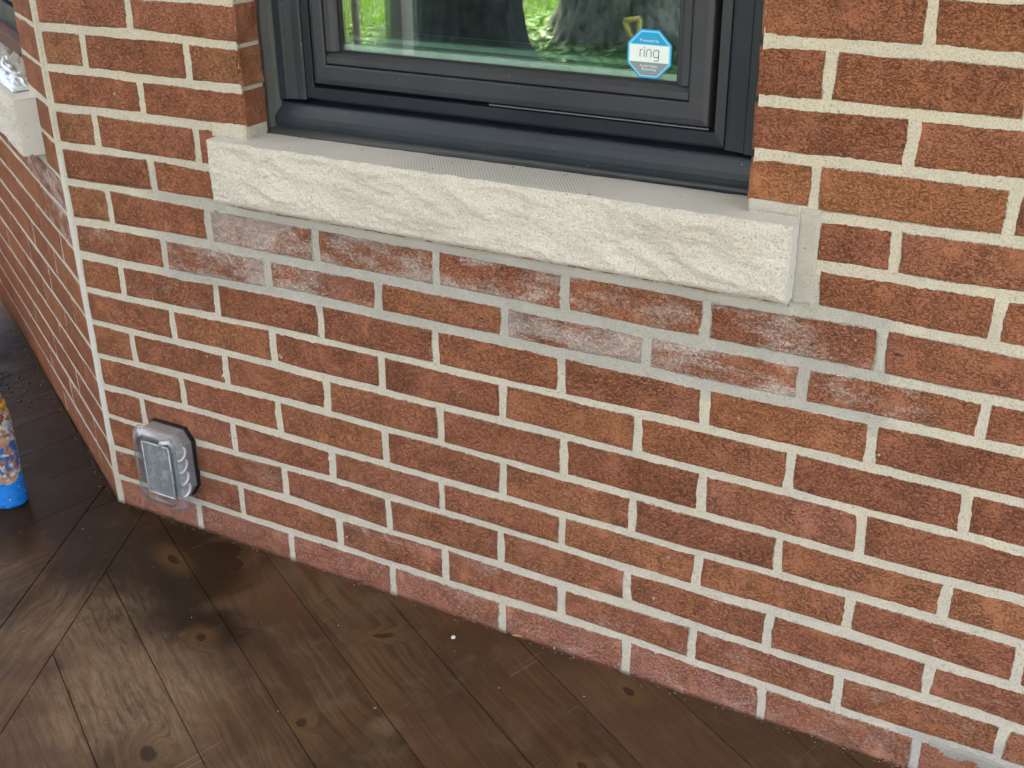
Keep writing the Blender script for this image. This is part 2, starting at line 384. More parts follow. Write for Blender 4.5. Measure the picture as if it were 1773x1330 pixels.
ROWS= {0: [-0.2241, -0.0011, 0.2231, 0.4428, 0.668, 0.8913, 1.1164, 1.3355, 1.558, 1.7805], 1: [-0.3366, -0.1111, 0.1136, 0.3329, 0.5534, 0.7751, 0.9974, 1.2205, 1.4434, 1.6659], 2: [-0.2231, -0.0006, 0.2232, 0.4426, 0.6652, 0.8893, 1.1144, 1.3344, 1.5569, 1.7794], 3: [-0.3339, -0.1116, 0.1098, 0.3326, 0.552, 0.7754, 0.9987, 1.2209, 1.4442, 1.6667], 4: [-0.2225, 0.0009, 0.2247, 0.4476, 0.6697, 0.8921, 1.1184, 1.3372, 1.5597, 1.7822], 5: [-0.3329, -0.1095, 0.1107, 0.3346, 0.553, 0.7736, 0.9997, 1.2232, 1.4457, 1.6682], 6: [-0.2242, 0.0032, 0.2261, 0.4498, 0.6718, 0.8958, 1.1226, 1.3393, 1.5618, 1.7843], 7: [-0.3337, -0.1109, 0.1103, 0.3301, 0.5489, 0.7697, 0.9966, 1.2201, 1.4426, 1.6651], 8: [-0.2194, 0.0084, 0.2296, 0.4542, 0.6812, 0.901, 1.1248, 1.341, 1.5635, 1.786], 9: [-0.3348, -0.1091, 0.1135, 0.3374, 0.5523, 0.7631, 0.9932, 1.2227, 1.4452, 1.6677], 10: [-0.221, 0.004, 0.2265, 0.449, 0.6715, 0.894, 1.1189, 1.339, 1.5615, 1.784], 11: [-0.338, -0.1118, 0.1072, 0.3298, 0.5522, 0.7748, 0.9936, 1.2198, 1.4422, 1.6648], 12: [-0.2212, 0.0013, 0.2238, 0.4463, 0.6688, 0.8898, 1.1139, 1.3363, 1.5588, 1.7813], 13: [-0.337, -0.1098, 0.108, 0.3305, 0.553, 0.7755, 0.9944, 1.2205, 1.443, 1.6655], 14: [-0.2227, 0.0009, 0.2234, 0.4459, 0.6684, 0.892, 1.1134, 1.3359, 1.5584, 1.7809], 15: [-0.3369, -0.1144, 0.1081, 0.3306, 0.5531, 0.7756, 0.9981, 1.2206, 1.4431, 1.6656], 16: [-0.2225, 0.0, 0.2225, 0.445, 0.6675, 0.89, 1.1125, 1.335, 1.5575, 1.78], 17: [-0.3338, -0.1112, 0.1112, 0.3338, 0.5562, 0.7788, 1.0012, 1.2238, 1.4462, 1.6688], 18: [-0.2225, 0.0, 0.2225, 0.445, 0.6675, 0.89, 1.1125, 1.335, 1.5575, 1.78], 19: [-0.3338, -0.1112, 0.1112, 0.3338, 0.5562, 0.7788, 1.0012, 1.2238, 1.4462, 1.6688], 20: [-0.2225, 0.0, 0.2225, 0.445, 0.6675, 0.89, 1.1125, 1.335, 1.5575, 1.78], 21: [-0.3338, -0.1112, 0.1112, 0.3338, 0.5562, 0.7788, 1.0012, 1.2238, 1.4462, 1.6688], 22: [-0.2225, 0.0, 0.2225, 0.445, 0.6675, 0.89, 1.1125, 1.335, 1.5575, 1.78], 23: [-0.3338, -0.1112, 0.1112, 0.3338, 0.5562, 0.7788, 1.0012, 1.2238, 1.4462, 1.6688], 24: [-0.2225, 0.0, 0.2225, 0.445, 0.6675, 0.89, 1.1125, 1.335, 1.5575, 1.78], 25: [-0.3338, -0.1112, 0.1112, 0.3338, 0.5562, 0.7788, 1.0012, 1.2238, 1.4462, 1.6688]}
BED= {1: [(-0.437, -5), (-0.238, -4.6), (-0.086, -3.5), (0.163, -1.1), (0.442, -4.7), (0.553, 5), (0.666, 3.1), (0.776, -0.9), (0.89, -3.7), (1.002, -2.1)], 2: [(-0.431, -4.6), (-0.204, -2.9), (-0.022, 4.4), (0.124, -5), (0.338, 2.2), (0.434, 3.5), (0.555, -2.6), (0.663, 3.6), (0.774, 0.0), (0.888, -0.9), (0.999, -3.9), (1.118, 2.1), (1.245, -4.7)], 3: [(-0.431, -1.8), (-0.201, -4.3), (-0.015, 1.9), (0.548, 5), (0.666, -0.6), (0.777, 0.9), (0.885, -0.9), (1.0, 4.4), (1.12, -4.1), (1.234, -5)], 4: [(-0.432, -5), (-0.293, -0.2), (-0.104, -1.2), (0.849, -1.7), (0.995, -1.1), (1.117, 1.5), (1.223, -3.8)], 5: [(-0.426, -5), (-0.224, -2.4), (-0.01, 3.0), (1.011, -4.1), (1.117, -5), (1.211, -1.3)], 6: [(-0.431, -3.4), (-0.219, -1.4), (-0.002, 2.3)], 7: [(-0.432, -5), (-0.201, -2.7), (0.006, 2.8)], 8: [(-0.432, -3.9), (-0.222, -2.5), (0.002, 5)], 9: [(-0.436, -4.3), (-0.231, -0.3), (-0.114, -0.6)], 10: [(-0.435, -0.6), (-0.228, 5), (1.001, 3.1), (1.155, -0.2)], 11: [(-0.435, -1.8), (-0.205, 3.9), (-0.097, -0.9), (0.893, -0.1), (1.143, 1.8)], 12: [(-0.438, -1.4), (-0.228, 2.7), (-0.079, 3.3), (0.886, -0.9), (1.133, -1.9)], 13: [(-0.439, -0.4), (-0.222, 0.5), (-0.003, 0.3), (0.81, -2.2), (1.121, -1.2)], 14: [(-0.433, 0.6), (-0.225, 3.7), (-0.009, 0.1), (0.812, -1.9), (1.11, -1.0)], 15: [(0.0, -2.0), (0.812, -0.6), (1.002, 3.3), (1.099, -0.8)]}
TONE= {(6, 0): 'o', (5, 2): 'o', (6, 3): 'o', (6, 4): 'o', (7, 5): 'o', (3, 4): 'o', (4, 5): 'o', (7, -1): 'o', (4, 1): 'o', (3, 5): 'o', (11, -1): 't', (5, -1): 'o', (4, 6): 'o', (4, 3): 'o', (8, 2): 'o', (12, 5): 'o', (12, 4): 'o', (10, 0): 'o', (4, 2): 'd', (7, 2): 'd', (5, 4): 'd', (6, 5): 'd', (11, 5): 'd', (6, 2): 'd', (2, 1): 'd', (7, 0): 'd', (6, 1): 'd', (6, 6): 'd', (4, 4): 'd', (7, 6): 'd', (7, 1): 'd', (9, 5): 'd', (13, 5): 'd', (14, 4): 'd', (10, -1): 'd', (13, -1): 't', (13, 1): 't', (9, -1): 't'}
HAZE= {(9, 1): 0.95, (9, 2): 0.8, (9, 3): 0.45, (9, 4): 0.25, (9, 5): 0.35, (8, 0): 0.9, (8, 1): 0.7, (8, 2): 0.2, (8, 3): 0.95, (8, 4): 0.6, (8, 5): 0.3, (8, -1): 0.15, (7, 0): 0.12}
# ------------------------------------------------------------------ mesh helpers
def mesh_obj(name, verts, faces, mats, parent=None, loc=None, rot=None, smooth=False, matidx=None):
    me = bpy.data.meshes.new(name); me.from_pydata([tuple(v) for v in verts], [], faces); me.update()
    for m in (mats if isinstance(mats, (list, tuple)) else [mats]): me.materials.append(m)
    if matidx:
        for p, i in zip(me.polygons, matidx): p.material_index = i
    if smooth:
        for p in me.polygons: p.use_smooth = True
    o = bpy.data.objects.new(name, me); COL.objects.link(o)
    if parent is not None: o.parent = parent
    if loc is not None: o.location = loc
    if rot is not None: o.rotation_euler = rot
    return o
def bm_obj(name, bm, mats, parent=None, loc=None, rot=None, smooth=False):
    me = bpy.data.meshes.new(name); bm.normal_update(); bm.to_mesh(me); bm.free()
    for m in (mats if isinstance(mats, (list, tuple)) else [mats]): me.materials.append(m)
    if smooth:
        for p in me.polygons: p.use_smooth = True
    o = bpy.data.objects.new(name, me); COL.objects.link(o)
    if parent is not None: o.parent = parent
    if loc is not None: o.location = loc
    if rot is not None: o.rotation_euler = rot
    return o
def empty(name, loc=(0, 0, 0), rotz=0.0):
    o = bpy.data.objects.new(name, None); COL.objects.link(o); o.location = loc; o.rotation_euler = (0, 0, rotz)
    o.empty_display_size = 0.1
    return o
def tag(o, label=None, cat=None, group=None, kind=None):
    for k, v in (('label', label), ('category', cat), ('group', group), ('kind', kind)):
        if v: o[k] = v
    return o
def box_bm(x0, x1, y0, y1, z0, z1, bevel=0.0, seg=2, bm=None):
    own = bm is None
    b = bmesh.new()
    bmesh.ops.create_cube(b, size=1.0)
    for v in b.verts:
        v.co.x = x0 if v.co.x < 0 else x1; v.co.y = y0 if v.co.y < 0 else y1; v.co.z = z0 if v.co.z < 0 else z1
    if bevel: bmesh.ops.bevel(b, geom=b.edges[:], offset=bevel, segments=seg, affect='EDGES', profile=0.6)
    if own: return b
    me = bpy.data.meshes.new('tmp'); b.to_mesh(me); b.free(); bm.from_mesh(me); bpy.data.meshes.remove(me)
    return bm
def box(name, x0, x1, y0, y1, z0, z1, mat, parent=None, bevel=0.0, smooth=False, loc=None, rot=None):
    return bm_obj(name, box_bm(x0, x1, y0, y1, z0, z1, bevel), mat, parent, loc, rot, smooth)
def prism(poly, z0, z1, bevel=0.0):
    n = len(poly)
    vs = [(x, y, z0) for x, y in poly] + [(x, y, z1) for x, y in poly]
    fs = [tuple(range(n - 1, -1, -1)), tuple(range(n, 2 * n))] + [(i, (i + 1) % n, n + (i + 1) % n, n + i) for i in range(n)]
    bm = bmesh.new()
    bv = [bm.verts.new(v) for v in vs]
    for f in fs: bm.faces.new([bv[i] for i in f])
    bmesh.ops.recalc_face_normals(bm, faces=bm.faces)
    if bevel:
        es = [e for e in bm.edges if abs(e.verts[0].co.z - z1) < 1e-6 and abs(e.verts[1].co.z - z1) < 1e-6]
        bmesh.ops.bevel(bm, geom=es, offset=bevel, segments=2, affect='EDGES')
    return bm
def tube_bm(pts, rad, n=8, bm=None, caps=True):
    bm = bm or bmesh.new()
    rads = rad if isinstance(rad, (list, tuple)) else [rad] * len(pts)
    pts = [Vector(p) for p in pts]; rings = []
    up = Vector((0.13, 0.27, 0.95)).normalized()
    for i, p in enumerate(pts):
        d = (pts[min(i + 1, len(pts) - 1)] - pts[max(i - 1, 0)]).normalized()
        a = d.cross(up); a = a.normalized() if a.length > 1e-4 else Vector((1, 0, 0)); b = d.cross(a)
        rings.append([bm.verts.new(p + (a * math.cos(2 * math.pi * k / n) + b * math.sin(2 * math.pi * k / n)) * rads[i]) for k in range(n)])
    for r0, r1 in zip(rings, rings[1:]):
        for k in range(n): bm.faces.new((r0[k], r0[(k + 1) % n], r1[(k + 1) % n], r1[k]))
    if caps:
        bm.faces.new(rings[0][::-1]); bm.faces.new(rings[-1])
    return bm
def lathe_bm(prof, n=40, bm=None):
    bm = bm or bmesh.new(); rings = []
    for r, z in prof:
        rings.append([bm.verts.new((r * math.cos(2 * math.pi * k / n), r * math.sin(2 * math.pi * k / n), z)) for k in range(n)])
    for a, b in zip(rings, rings[1:]):
        for k in range(n): bm.faces.new((a[k], a[(k + 1) % n], b[(k + 1) % n], b[k]))
    bm.faces.new(rings[0][::-1]); bm.faces.new(rings[-1])
    return bm
def clip(poly, nx, ny, d):
    """keep the part of poly with nx*x + ny*y <= d"""
    out = []
    for i in range(len(poly)):
        a, b = poly[i], poly[(i + 1) % len(poly)]
        fa, fb = nx * a[0] + ny * a[1] - d, nx * b[0] + ny * b[1] - d
        if fa <= 0: out.append(a)
        if (fa < 0 < fb) or (fb < 0 < fa):
            t = fa / (fa - fb); out.append((a[0] + t * (b[0] - a[0]), a[1] + t * (b[1] - a[1])))
    return out

# ------------------------------------------------------------------ the front brick wall
H = 0.066249
def bedz(k, x):
    z = k * H
    pts = BED.get(k)
    if pts:
        if x <= pts[0][0]: d = pts[0][1]
        elif x >= pts[-1][0]: d = pts[-1][1]
        else:
            for (a, da), (b, db) in zip(pts, pts[1:]):
                if a <= x <= b: d = da + (db - da) * (x - a) / (b - a); break
        z += d * 0.001
    return z
def joint_half(k): return 0.0050 if k < 8 else (0.0068 if k in (8, 9) else 0.0060)

def brick_mesh(cx, cz, corners, tone, dark, haze, depth=0.014, jit=0.0014):
    """corners bl, br, tr, tl in wall coordinates; a torn-edged brick, front near y=0, built round (cx, cz)"""
    bl, br, tr, tl = [Vector((x - cx, z - cz)) for x, z in corners]
    L = (br - bl).length
    nl = 3 if L > 0.09 else 2
    out = []
    for a, b, n in ((bl, br, nl), (br, tr, 2), (tr, tl, nl), (tl, bl, 2)):
        for i in range(n):
            p = a.lerp(b, i / n)
            out.append(p)
    ctr = sum(out, Vector((0, 0))) / len(out)
    out = [p + Vector((random.uniform(-jit, jit) + math.copysign(0.0022, (p - ctr).x) * (abs((p - ctr).x) > L * .46) * (1.0 if abs((p - ctr).y) > 0.01 else 0.75), random.uniform(-jit, jit) + math.copysign(0.0022, (p - ctr).y))) for p in out]
    ins = 0.0058
    ci = [0, nl, nl + 2, 2 * nl + 2]
    for q in ci:
        if random.random() < 0.55: out[q] = out[q] + (ctr - out[q]).normalized() * random.uniform(0.0005, 0.0022)
    inner = []
    for p in out:
        q = p - ctr
        hx = max(abs((br - bl).length / 2), 1e-3); hz = max((tl - bl).length / 2, 1e-3)
        inner.append(ctr + Vector((q.x * max(0.1, (hx - ins) / hx), q.y * max(0.1, (hz - ins) / hz))))
    tx, tz, dy = random.uniform(-.006, .006), random.uniform(-.012, .012), random.uniform(-.0007, .0007)
    verts, faces = [], []
    for p in inner: verts.append((p.x, dy + tx * p.x + tz * p.y, p.y))
    for p in out: verts.append((p.x, 0.0030 + dy * .5, p.y))
    for p in out: verts.append((p.x, depth, p.y))
    n = len(out)
    faces.append(tuple(range(n)))
    for i in range(n):
        j = (i + 1) % n
        faces.append((i, n + i, n + j, j)); faces.append((n + i, 2 * n + i, 2 * n + j, n + j))
    me = bpy.data.meshes.new('brick'); me.from_pydata(verts, [], faces); me.update()
    me.materials.append(BRICK)
    ea = me.attributes.new('edge', 'FLOAT', 'POINT')
    deep = depth > 0.03
    for i in range(len(verts)): ea.data[i].value = 1.0 if i < n else ((1.0 if (deep and abs(verts[i][0]) > L * 0.44 and (verts[i][0] > 0) == (cx < 0.4 and cx > -0.6)) else 0.0) if i < 2 * n else (1.0 if deep else 0.0))
    ka = me.attributes.new('kind', 'FLOAT_COLOR', 'POINT')
    for i in range(len(verts)):
        hv = haze if haze < 0.13 else haze * min(1.15, max(0.15, 0.72 + 1.15 * noise.noise(Vector(((verts[i][0] + cx) * 13, (verts[i][2] + cz) * 17, 2.2)))))
        ka.data[i].color = (tone, dark, hv, 1)
    for p in me.polygons[1:]: p.use_smooth = False
    return me

def tone_of(key):
    c = TONE.get(key)
    if c == 'o': return random.uniform(0.60, 0.78), random.uniform(0.05, 0.3)
    if c == 'd': return random.uniform(0.2, 0.45), random.uniform(0.45, 0.75)
    if c == 't': return random.uniform(0.82, 0.92), random.uniform(0.35, 0.5)
    return random.uniform(0.12, 0.6), random.uniform(0.12, 0.5)

def piece_intervals(k, x0, x1, heads, gap=0.0052):
    xs = [x0] + [h for h in heads if x0 + 0.03 < h < x1 - 0.02] + [x1]
    res = []
    for i in range(len(xs) - 1):
        a = xs[i] + (gap if i else 0.0); b = xs[i + 1] - (gap if i < len(xs) - 2 else 0.0)
        if b - a > 0.02: res.append((a, b))
    return res

wall = tag(empty('brick_wall', (0.6, 0, 0)), 'red brick bay wall under the dark framed window, facing the camera', 'wall')
WX0, WX1 = -0.432, 1.90
TOPROW = 27
nb = 0
for k in range(0, TOPROW):
    heads = ROWS.get(k) or [0.2225 * (i + (0.5 if k % 2 else 0)) for i in range(-2, 9)]
    spans = [(WX0, WX1)]
    if 12 <= k <= 25: spans = [(WX0, -0.0045), (0.8085, WX1)]
    if k == 11: spans = [(WX0, -0.070), (0.899, WX1)]
    if k == 10: spans = [(WX0, -0.072), (0.907, WX1)]
    for (s0, s1) in spans:
        for (a, b) in piece_intervals(k, s0, s1, heads):
            if k == 12 and b > -0.01 and b < 0: pass
            cx = (a + b) / 2
            def zz(x, kk, sgn):
                z = bedz(kk, x) + sgn * joint_half(kk)
                if kk == 0: z = -0.012
                if kk == 10 and sgn > 0 and -0.1 < x < 0.93: z = bedz(10, x) + 0.010
                if kk == 10 and sgn < 0 and -0.2 < x < 0.93: z -= 0.003
                if kk == 12 and sgn > 0 and (x < 0 and x > -0.09): z = max(z, 0.8055)
                if kk == 12 and sgn > 0 and 0.80 < x < 0.88: z = 0.8035
                if kk == 1 and sgn < 0 and x > 1.125: z = bedz(1, x) - 0.018
                if kk == 1 and sgn > 0 and x > 1.15: z += 0.003
                return z
            corners = [(a, zz(a, k, 1)), (b, zz(b, k, 1)), (b, zz(b, k + 1, -1)), (a, zz(a, k + 1, -1))]
            cz = sum(c[1] for c in corners) / 4
            i = sum(h < cx for h in heads) - 1
            tone, dark = tone_of((k, i)); haze = HAZE.get((k, i), 0.0)
            if k == 0: haze = max(haze, 0.16 if cx < 0.95 else 0.12); tone *= 0.15; dark *= 0.25
            if k == 1: haze = max(haze, random.uniform(0.08, 0.2))
            if k == 2: haze = max(haze, random.uniform(0, 0.12))
            jamb = (12 <= k <= 25) and (abs(b + 0.0045) < 0.004 or abs(a - 0.8085) < 0.004)
            me = brick_mesh(cx, cz, corners, tone, dark, haze, 0.088 if jamb else 0.014)
            o = bpy.data.objects.new('brick', me); COL.objects.link(o)
            o.parent = wall; o.location = (cx - 0.6, 0, cz); nb += 1

# mortar body of the wall: one slab with the window opening left free
def slab_with_hole(x0, x1, z0, z1, hx0, hx1, hz0, hz1, y0, y1):
    xs, zs = [x0, hx0, hx1, x1], [z0, hz0, hz1, z1]
    bm = bmesh.new(); V = {}
    for yi, y in enumerate((y0, y1)):
        for i, x in enumerate(xs):
            for j, z in enumerate(zs): V[(yi, i, j)] = bm.verts.new((x, y, z))
    for i in range(3):
        for j in range(3):
            if i == 1 and j == 1: continue
            bm.faces.new((V[0, i, j], V[0, i + 1, j], V[0, i + 1, j + 1], V[0, i, j + 1]))
            bm.faces.new((V[1, i, j], V[1, i, j + 1], V[1, i + 1, j + 1], V[1, i + 1, j]))
    for i in range(3):
        bm.faces.new((V[0, i, 0], V[1, i, 0], V[1, i + 1, 0], V[0, i + 1, 0])); bm.faces.new((V[0, i, 3], V[0, i + 1, 3], V[1, i + 1, 3], V[1, i, 3]))
    for j in range(3):
        bm.faces.new((V[0, 0, j], V[0, 0, j + 1], V[1, 0, j + 1], V[1, 0, j])); bm.faces.new((V[0, 3, j], V[1, 3, j], V[1, 3, j + 1], V[0, 3, j + 1]))
    bm.faces.new((V[0, 1, 1], V[1, 1, 1], V[1, 1, 2], V[0, 1, 2])); bm.faces.new((V[0, 2, 1], V[0, 2, 2], V[1, 2, 2], V[1, 2, 1]))
    bm.faces.new((V[0, 1, 1], V[0, 2, 1], V[1, 2, 1], V[1, 1, 1])); bm.faces.new((V[0, 1, 2], V[1, 1, 2], V[1, 2, 2], V[0, 2, 2]))
    bmesh.ops.recalc_face_normals(bm, faces=bm.faces)
    return bm
WIN_TOP = 26 * H - 0.006
def lines(a, b, fixed, fine_to, f, c):
    out = [a]
    while out[-1] < b - 1e-6:
        x = out[-1]; st = f if (-0.02 <= x < fine_to) else c
        nx_ = x + st
        for q in fixed:
            if x + 1e-6 < q < nx_ + st * .35: nx_ = q; break
        out.append(min(nx_, b))
    return out
def mortar_face(parent, loc, x0, x1, z0, z1, hx0, hx1, hz0, hz1, fx, fz, seed, mirror=False):
    """the struck face of the joints: a finely uneven sheet that laps against every brick"""
    if mirror: xs = [-q for q in lines(-x1, -x0, sorted((-hx0, -hx1)), fx, 0.0045, 0.02)][::-1]
    else:
        xs = lines(-0.02, x1, [hx0, hx1], fx, 0.0045, 0.02)
        pre = [x0 + i * (-0.02 - x0) / 94 for i in range(94)]; xs = pre + xs
    zs = lines(z0, z1, [hz0, hz1], fz, 0.0045, 0.02)
    nx = len(xs); vs, fs = [], []
    nf = noise.noise
    for z in zs:
        for x in xs:
            p = Vector((x * 130, z * 130, seed)); q = Vector((x * 28, z * 60, seed + 7))
            vs.append((x, 0.0017 + 0.00085 * nf(p) + 0.0007 * nf(q), z))
    fset = set()
    for j in range(len(zs) - 1):
        zc = (zs[j] + zs[j + 1]) / 2
        for i in range(nx - 1):
            xc = (xs[i] + xs[i + 1]) / 2
            if hx0 < xc < hx1 and hz0 < zc < hz1: continue
            a = j * nx + i; fs.append((a, a + 1, a + nx + 1, a + nx)); fset.add((i, j))
    bk = {}
    def back(v):
        if v not in bk:
            bk[v] = len(vs); x, y, z = vs[v]; vs.append((x, 0.009, z))
        return bk[v]
    for (i, j) in list(fset):
        a = j * nx + i
        for (di, dj, e) in ((1, 0, (a + 1, a + nx + 1)), (-1, 0, (a + nx, a)), (0, 1, (a + nx + 1, a + nx)), (0, -1, (a, a + 1))):
            if (i + di, j + dj) not in fset: fs.append((e[0], back(e[0]), back(e[1]), e[1]))
    return mesh_obj('joint_face', vs, fs, MORTAR, parent, loc, smooth=False)
bm = slab_with_hole(-0.438, 1.895, -0.5, TOPROW * H, -0.0062, 0.8102, 0.76, WIN_TOP, 0.0070, 0.098)
bm_obj('mortar', bm, MORTAR, wall, (-0.6, 0, 0))
mortar_face(wall, (-0.6, 0, 0), -0.438, 1.895, -0.5, TOPROW * H, -0.0062, 0.8102, 0.76, WIN_TOP, 1.40, 1.14, 3)

def lump_panel(name, x0, x1, z0, z1, y0, y1, mat, parent, nx=14, nz=8, amp=0.0012, seed=0, loc=(0, 0, 0), ragged=0.003, rnd=0.004):
    """a hand-struck pad of mortar: uneven face and uneven outline"""
    vs, fs = [], []
    for j in range(nz + 1):
        for i in range(nx + 1):
            u, w = i / nx, j / nz
            x, z = x0 + (x1 - x0) * u, z0 + (z1 - z0) * w
            e = min(u * (x1 - x0), (1 - u) * (x1 - x0), w * (z1 - z0), (1 - w) * (z1 - z0))
            if i in (0, nx): x += ragged * noise.noise(Vector((x * 50, z * 90, seed)))
            if j in (0, nz): z += ragged * noise.noise(Vector((x * 60, z * 50, seed + 5)))
            y = y0 + (y1 - y0) * max(0, 1 - e / rnd) ** 2 + amp * noise.fractal(Vector((x * 40, z * 40, seed)), 1, 2, 3)
            vs.append((x, y, z))
    for j in range(nz):
        for i in range(nx):
            a = j * (nx + 1) + i; fs.append((a, a + 1, a + nx + 2, a + nx + 1))
    return mesh_obj(name, vs, fs, mat, parent, loc, smooth=True)
L6 = (-0.6, 0, 0)
# flush grey mortar packed round the stone sill
lump_panel('mortar_patch', 0.8725, 0.903, 0.672, 0.803, -0.0012, 0.004, MORTAR_G, wall, 10, 26, 0.0014, 3, L6)
lump_panel('mortar_patch', -0.078, -0.0035, 0.7815, 0.8065, -0.0015, 0.004, MORTAR, wall, 20, 8, 0.0012, 4, L6)
lump_panel('mortar_patch', 0.806, 0.874, 0.786, 0.8045, -0.0006, 0.004, MORTAR_G, wall, 20, 6, 0.0012, 5, L6)
lump_panel('mortar_patch', -0.068, 0.880, 0.6545, 0.6712, 0.0002, 0.0030, MORTAR_G, wall, 320, 6, 0.0009, 6, L6, 0.0028, 0.003)
box('brick_shade_strip', -0.055, 0.872, 0.0016, 0.006, 0.6640, 0.682, simple('brick_and_shade_brown', (0.26, 0.13, 0.085), 0.9, var=0.5, nscale=60), wall, loc=L6)  # brick-brown strip standing in for the shadow line under the sill
# smeared joint where the repair steps down at the right, and a thick bed low at the right
lump_panel('mortar_patch', 0.986, 1.000, 0.602, 0.658, -0.0008, 0.003, MORTAR_G, wall, 8, 16, 0.0013, 7, L6, 0.006)
lump_panel('mortar_patch', 1.128, 1.245, 0.041, 0.066, 0.0002, 0.004, MORTAR_D, wall, 24, 6, 0.0016, 8, L6, 0.008)
box('crack', 0.9855, 0.9985, -0.0014, 0.003, 0.6662, 0.6676, BLACK, wall, loc=L6, rot=(0, R(2), 0))
# left reveal: the flush mortar returns into the opening above the sill
mesh_obj('mortar_patch', [(-0.0036, 0.0, 0.782), (-0.0036, 0.060, 0.782), (-0.0036, 0.060, 0.8065), (-0.0036, 0.0, 0.8065)], [(0, 1, 2, 3)], MORTAR, wall, L6)

# ------------------------------------------------------------------ the angled wall of the bay at the left
A30 = R(150)
LW = Vector((-0.444, 0.0, 0.0))
lwall = tag(empty('brick_wall', LW, R(-30)), 'angled red brick bay wall running back from the vertical corner joint', 'wall')
# local frame: -x runs away from the corner along the wall, -y points out of the wall
JS0, JS1 = 0.190, 1.25
def lrow(k):
    off = 0.033 if k % 2 else 0.142
    if k % 2: return [-(0.140 + 0.2225 * i) for i in range(0, 8)]
    return [-(0.254 + 0.2225 * i) for i in range(-0, 8)]
LEN = 1.62
for k in range(0, TOPROW):
    heads = sorted(lrow(k))
    spans = [(-LEN, -0.010)]
    if 12 <= k <= 25: spans = [(-LEN, -JS1), (-JS0, -0.010)]
    if k == 11: spans = [(-LEN, -JS1 - 0.06), (-0.128, -0.010)]
    if k == 10: spans = [(-LEN, -JS1 - 0.06), (-0.128, -0.010)]
    for (s0, s1) in spans:
        for (a, b) in piece_intervals(k, s0, s1, heads, 0.0030):
            cx = (a + b) / 2
            z0 = -0.012 if k == 0 else k * H + 0.0030 + random.uniform(-.0008, .0008)
            z1 = (k + 1) * H - 0.0030 + random.uniform(-.0008, .0008)
            if k == 12: z0 += 0.003
            tone, dark = random.choice(((0.2, 0.5), (0.3, 0.35), (0.5, 0.4), (0.75, 0.2), (0.35, 0.6)))
            haze = 0.5 if (k in (8, 9) and cx > -0.35) else (0.2 if k < 2 and cx > -0.5 else 0.02)
            jamb = 12 <= k <= 25 and (abs(a + JS0) < 0.004 or abs(b + JS1) < 0.004)
            me = brick_mesh(cx, (z0 + z1) / 2, [(a, z0), (b, z0), (b, z1), (a, z1)], tone, dark, haze, 0.088 if jamb else 0.014)
            o = bpy.data.objects.new('brick', me); COL.objects.link(o)
            o.parent = lwall; o.location = (cx, 0, (z0 + z1) / 2); nb += 1
bm = slab_with_hole(-LEN + 0.005, -0.003, -0.5, TOPROW * H, -JS1 - 0.002, -JS0 + 0.002, 0.76, WIN_TOP, 0.0070, 0.098)
bm_obj('mortar', bm, MORTAR, lwall)
mortar_face(lwall, (0, 0, 0), -LEN + 0.005, -0.003, -0.5, TOPROW * H, -JS1 - 0.002, -JS0 + 0.002, 0.76, WIN_TOP, 1.25, 1.14, 5, True)
# the corner joint: a hand-pointed strip bridging the two walls
vs, fs = [], []
NS = 90
for j in range(NS + 1):
    z = -0.008 + (TOPROW * H + 0.008) * j / NS
    low = max(0.0, min(1.0, (0.68 - z) / 0.1)) * max(0.0, min(1.0, (z - 0.1) / 0.15))
    wd = 0.0074 + 0.0022 * low
    for u in range(7):
        t_ = (u / 6) * 2 - 1
        rg = 0.0022 * noise.noise(Vector((u * 3.1, z * 55, 1.7))) if u in (0, 6) else 0
        s = t_ * wd + rg
        bulge = -0.0006 + 0.0030 * (1 - t_ * t_) + 0.0007 * noise.noise(Vector((u * 1.3, z * 40, 9)))
        if s >= 0: p = Vector((LW.x + s, 0 - bulge + 0.0012, z))
        else:
            p = Vector((LW.x + s * math.cos(R(30)), -s * math.sin(R(30)), z)) + Vector((-0.5, -0.866, 0)) * (bulge - 0.0012)
        vs.append(p)
for j in range(NS):
    for u in range(6):
        a = j * 7 + u; fs.append((a, a + 1, a + 8, a + 7))
mesh_obj('corner_joint', [v - Vector((0.6, 0, 0)) for v in vs], fs, [MORTAR, MORTAR_W], wall, smooth=True, matidx=[1 if 0.12 < (TOPROW * H * (q // 6) / NS) < 0.70 + 0.02 * math.sin(q) else 0 for q in range(len(fs))])

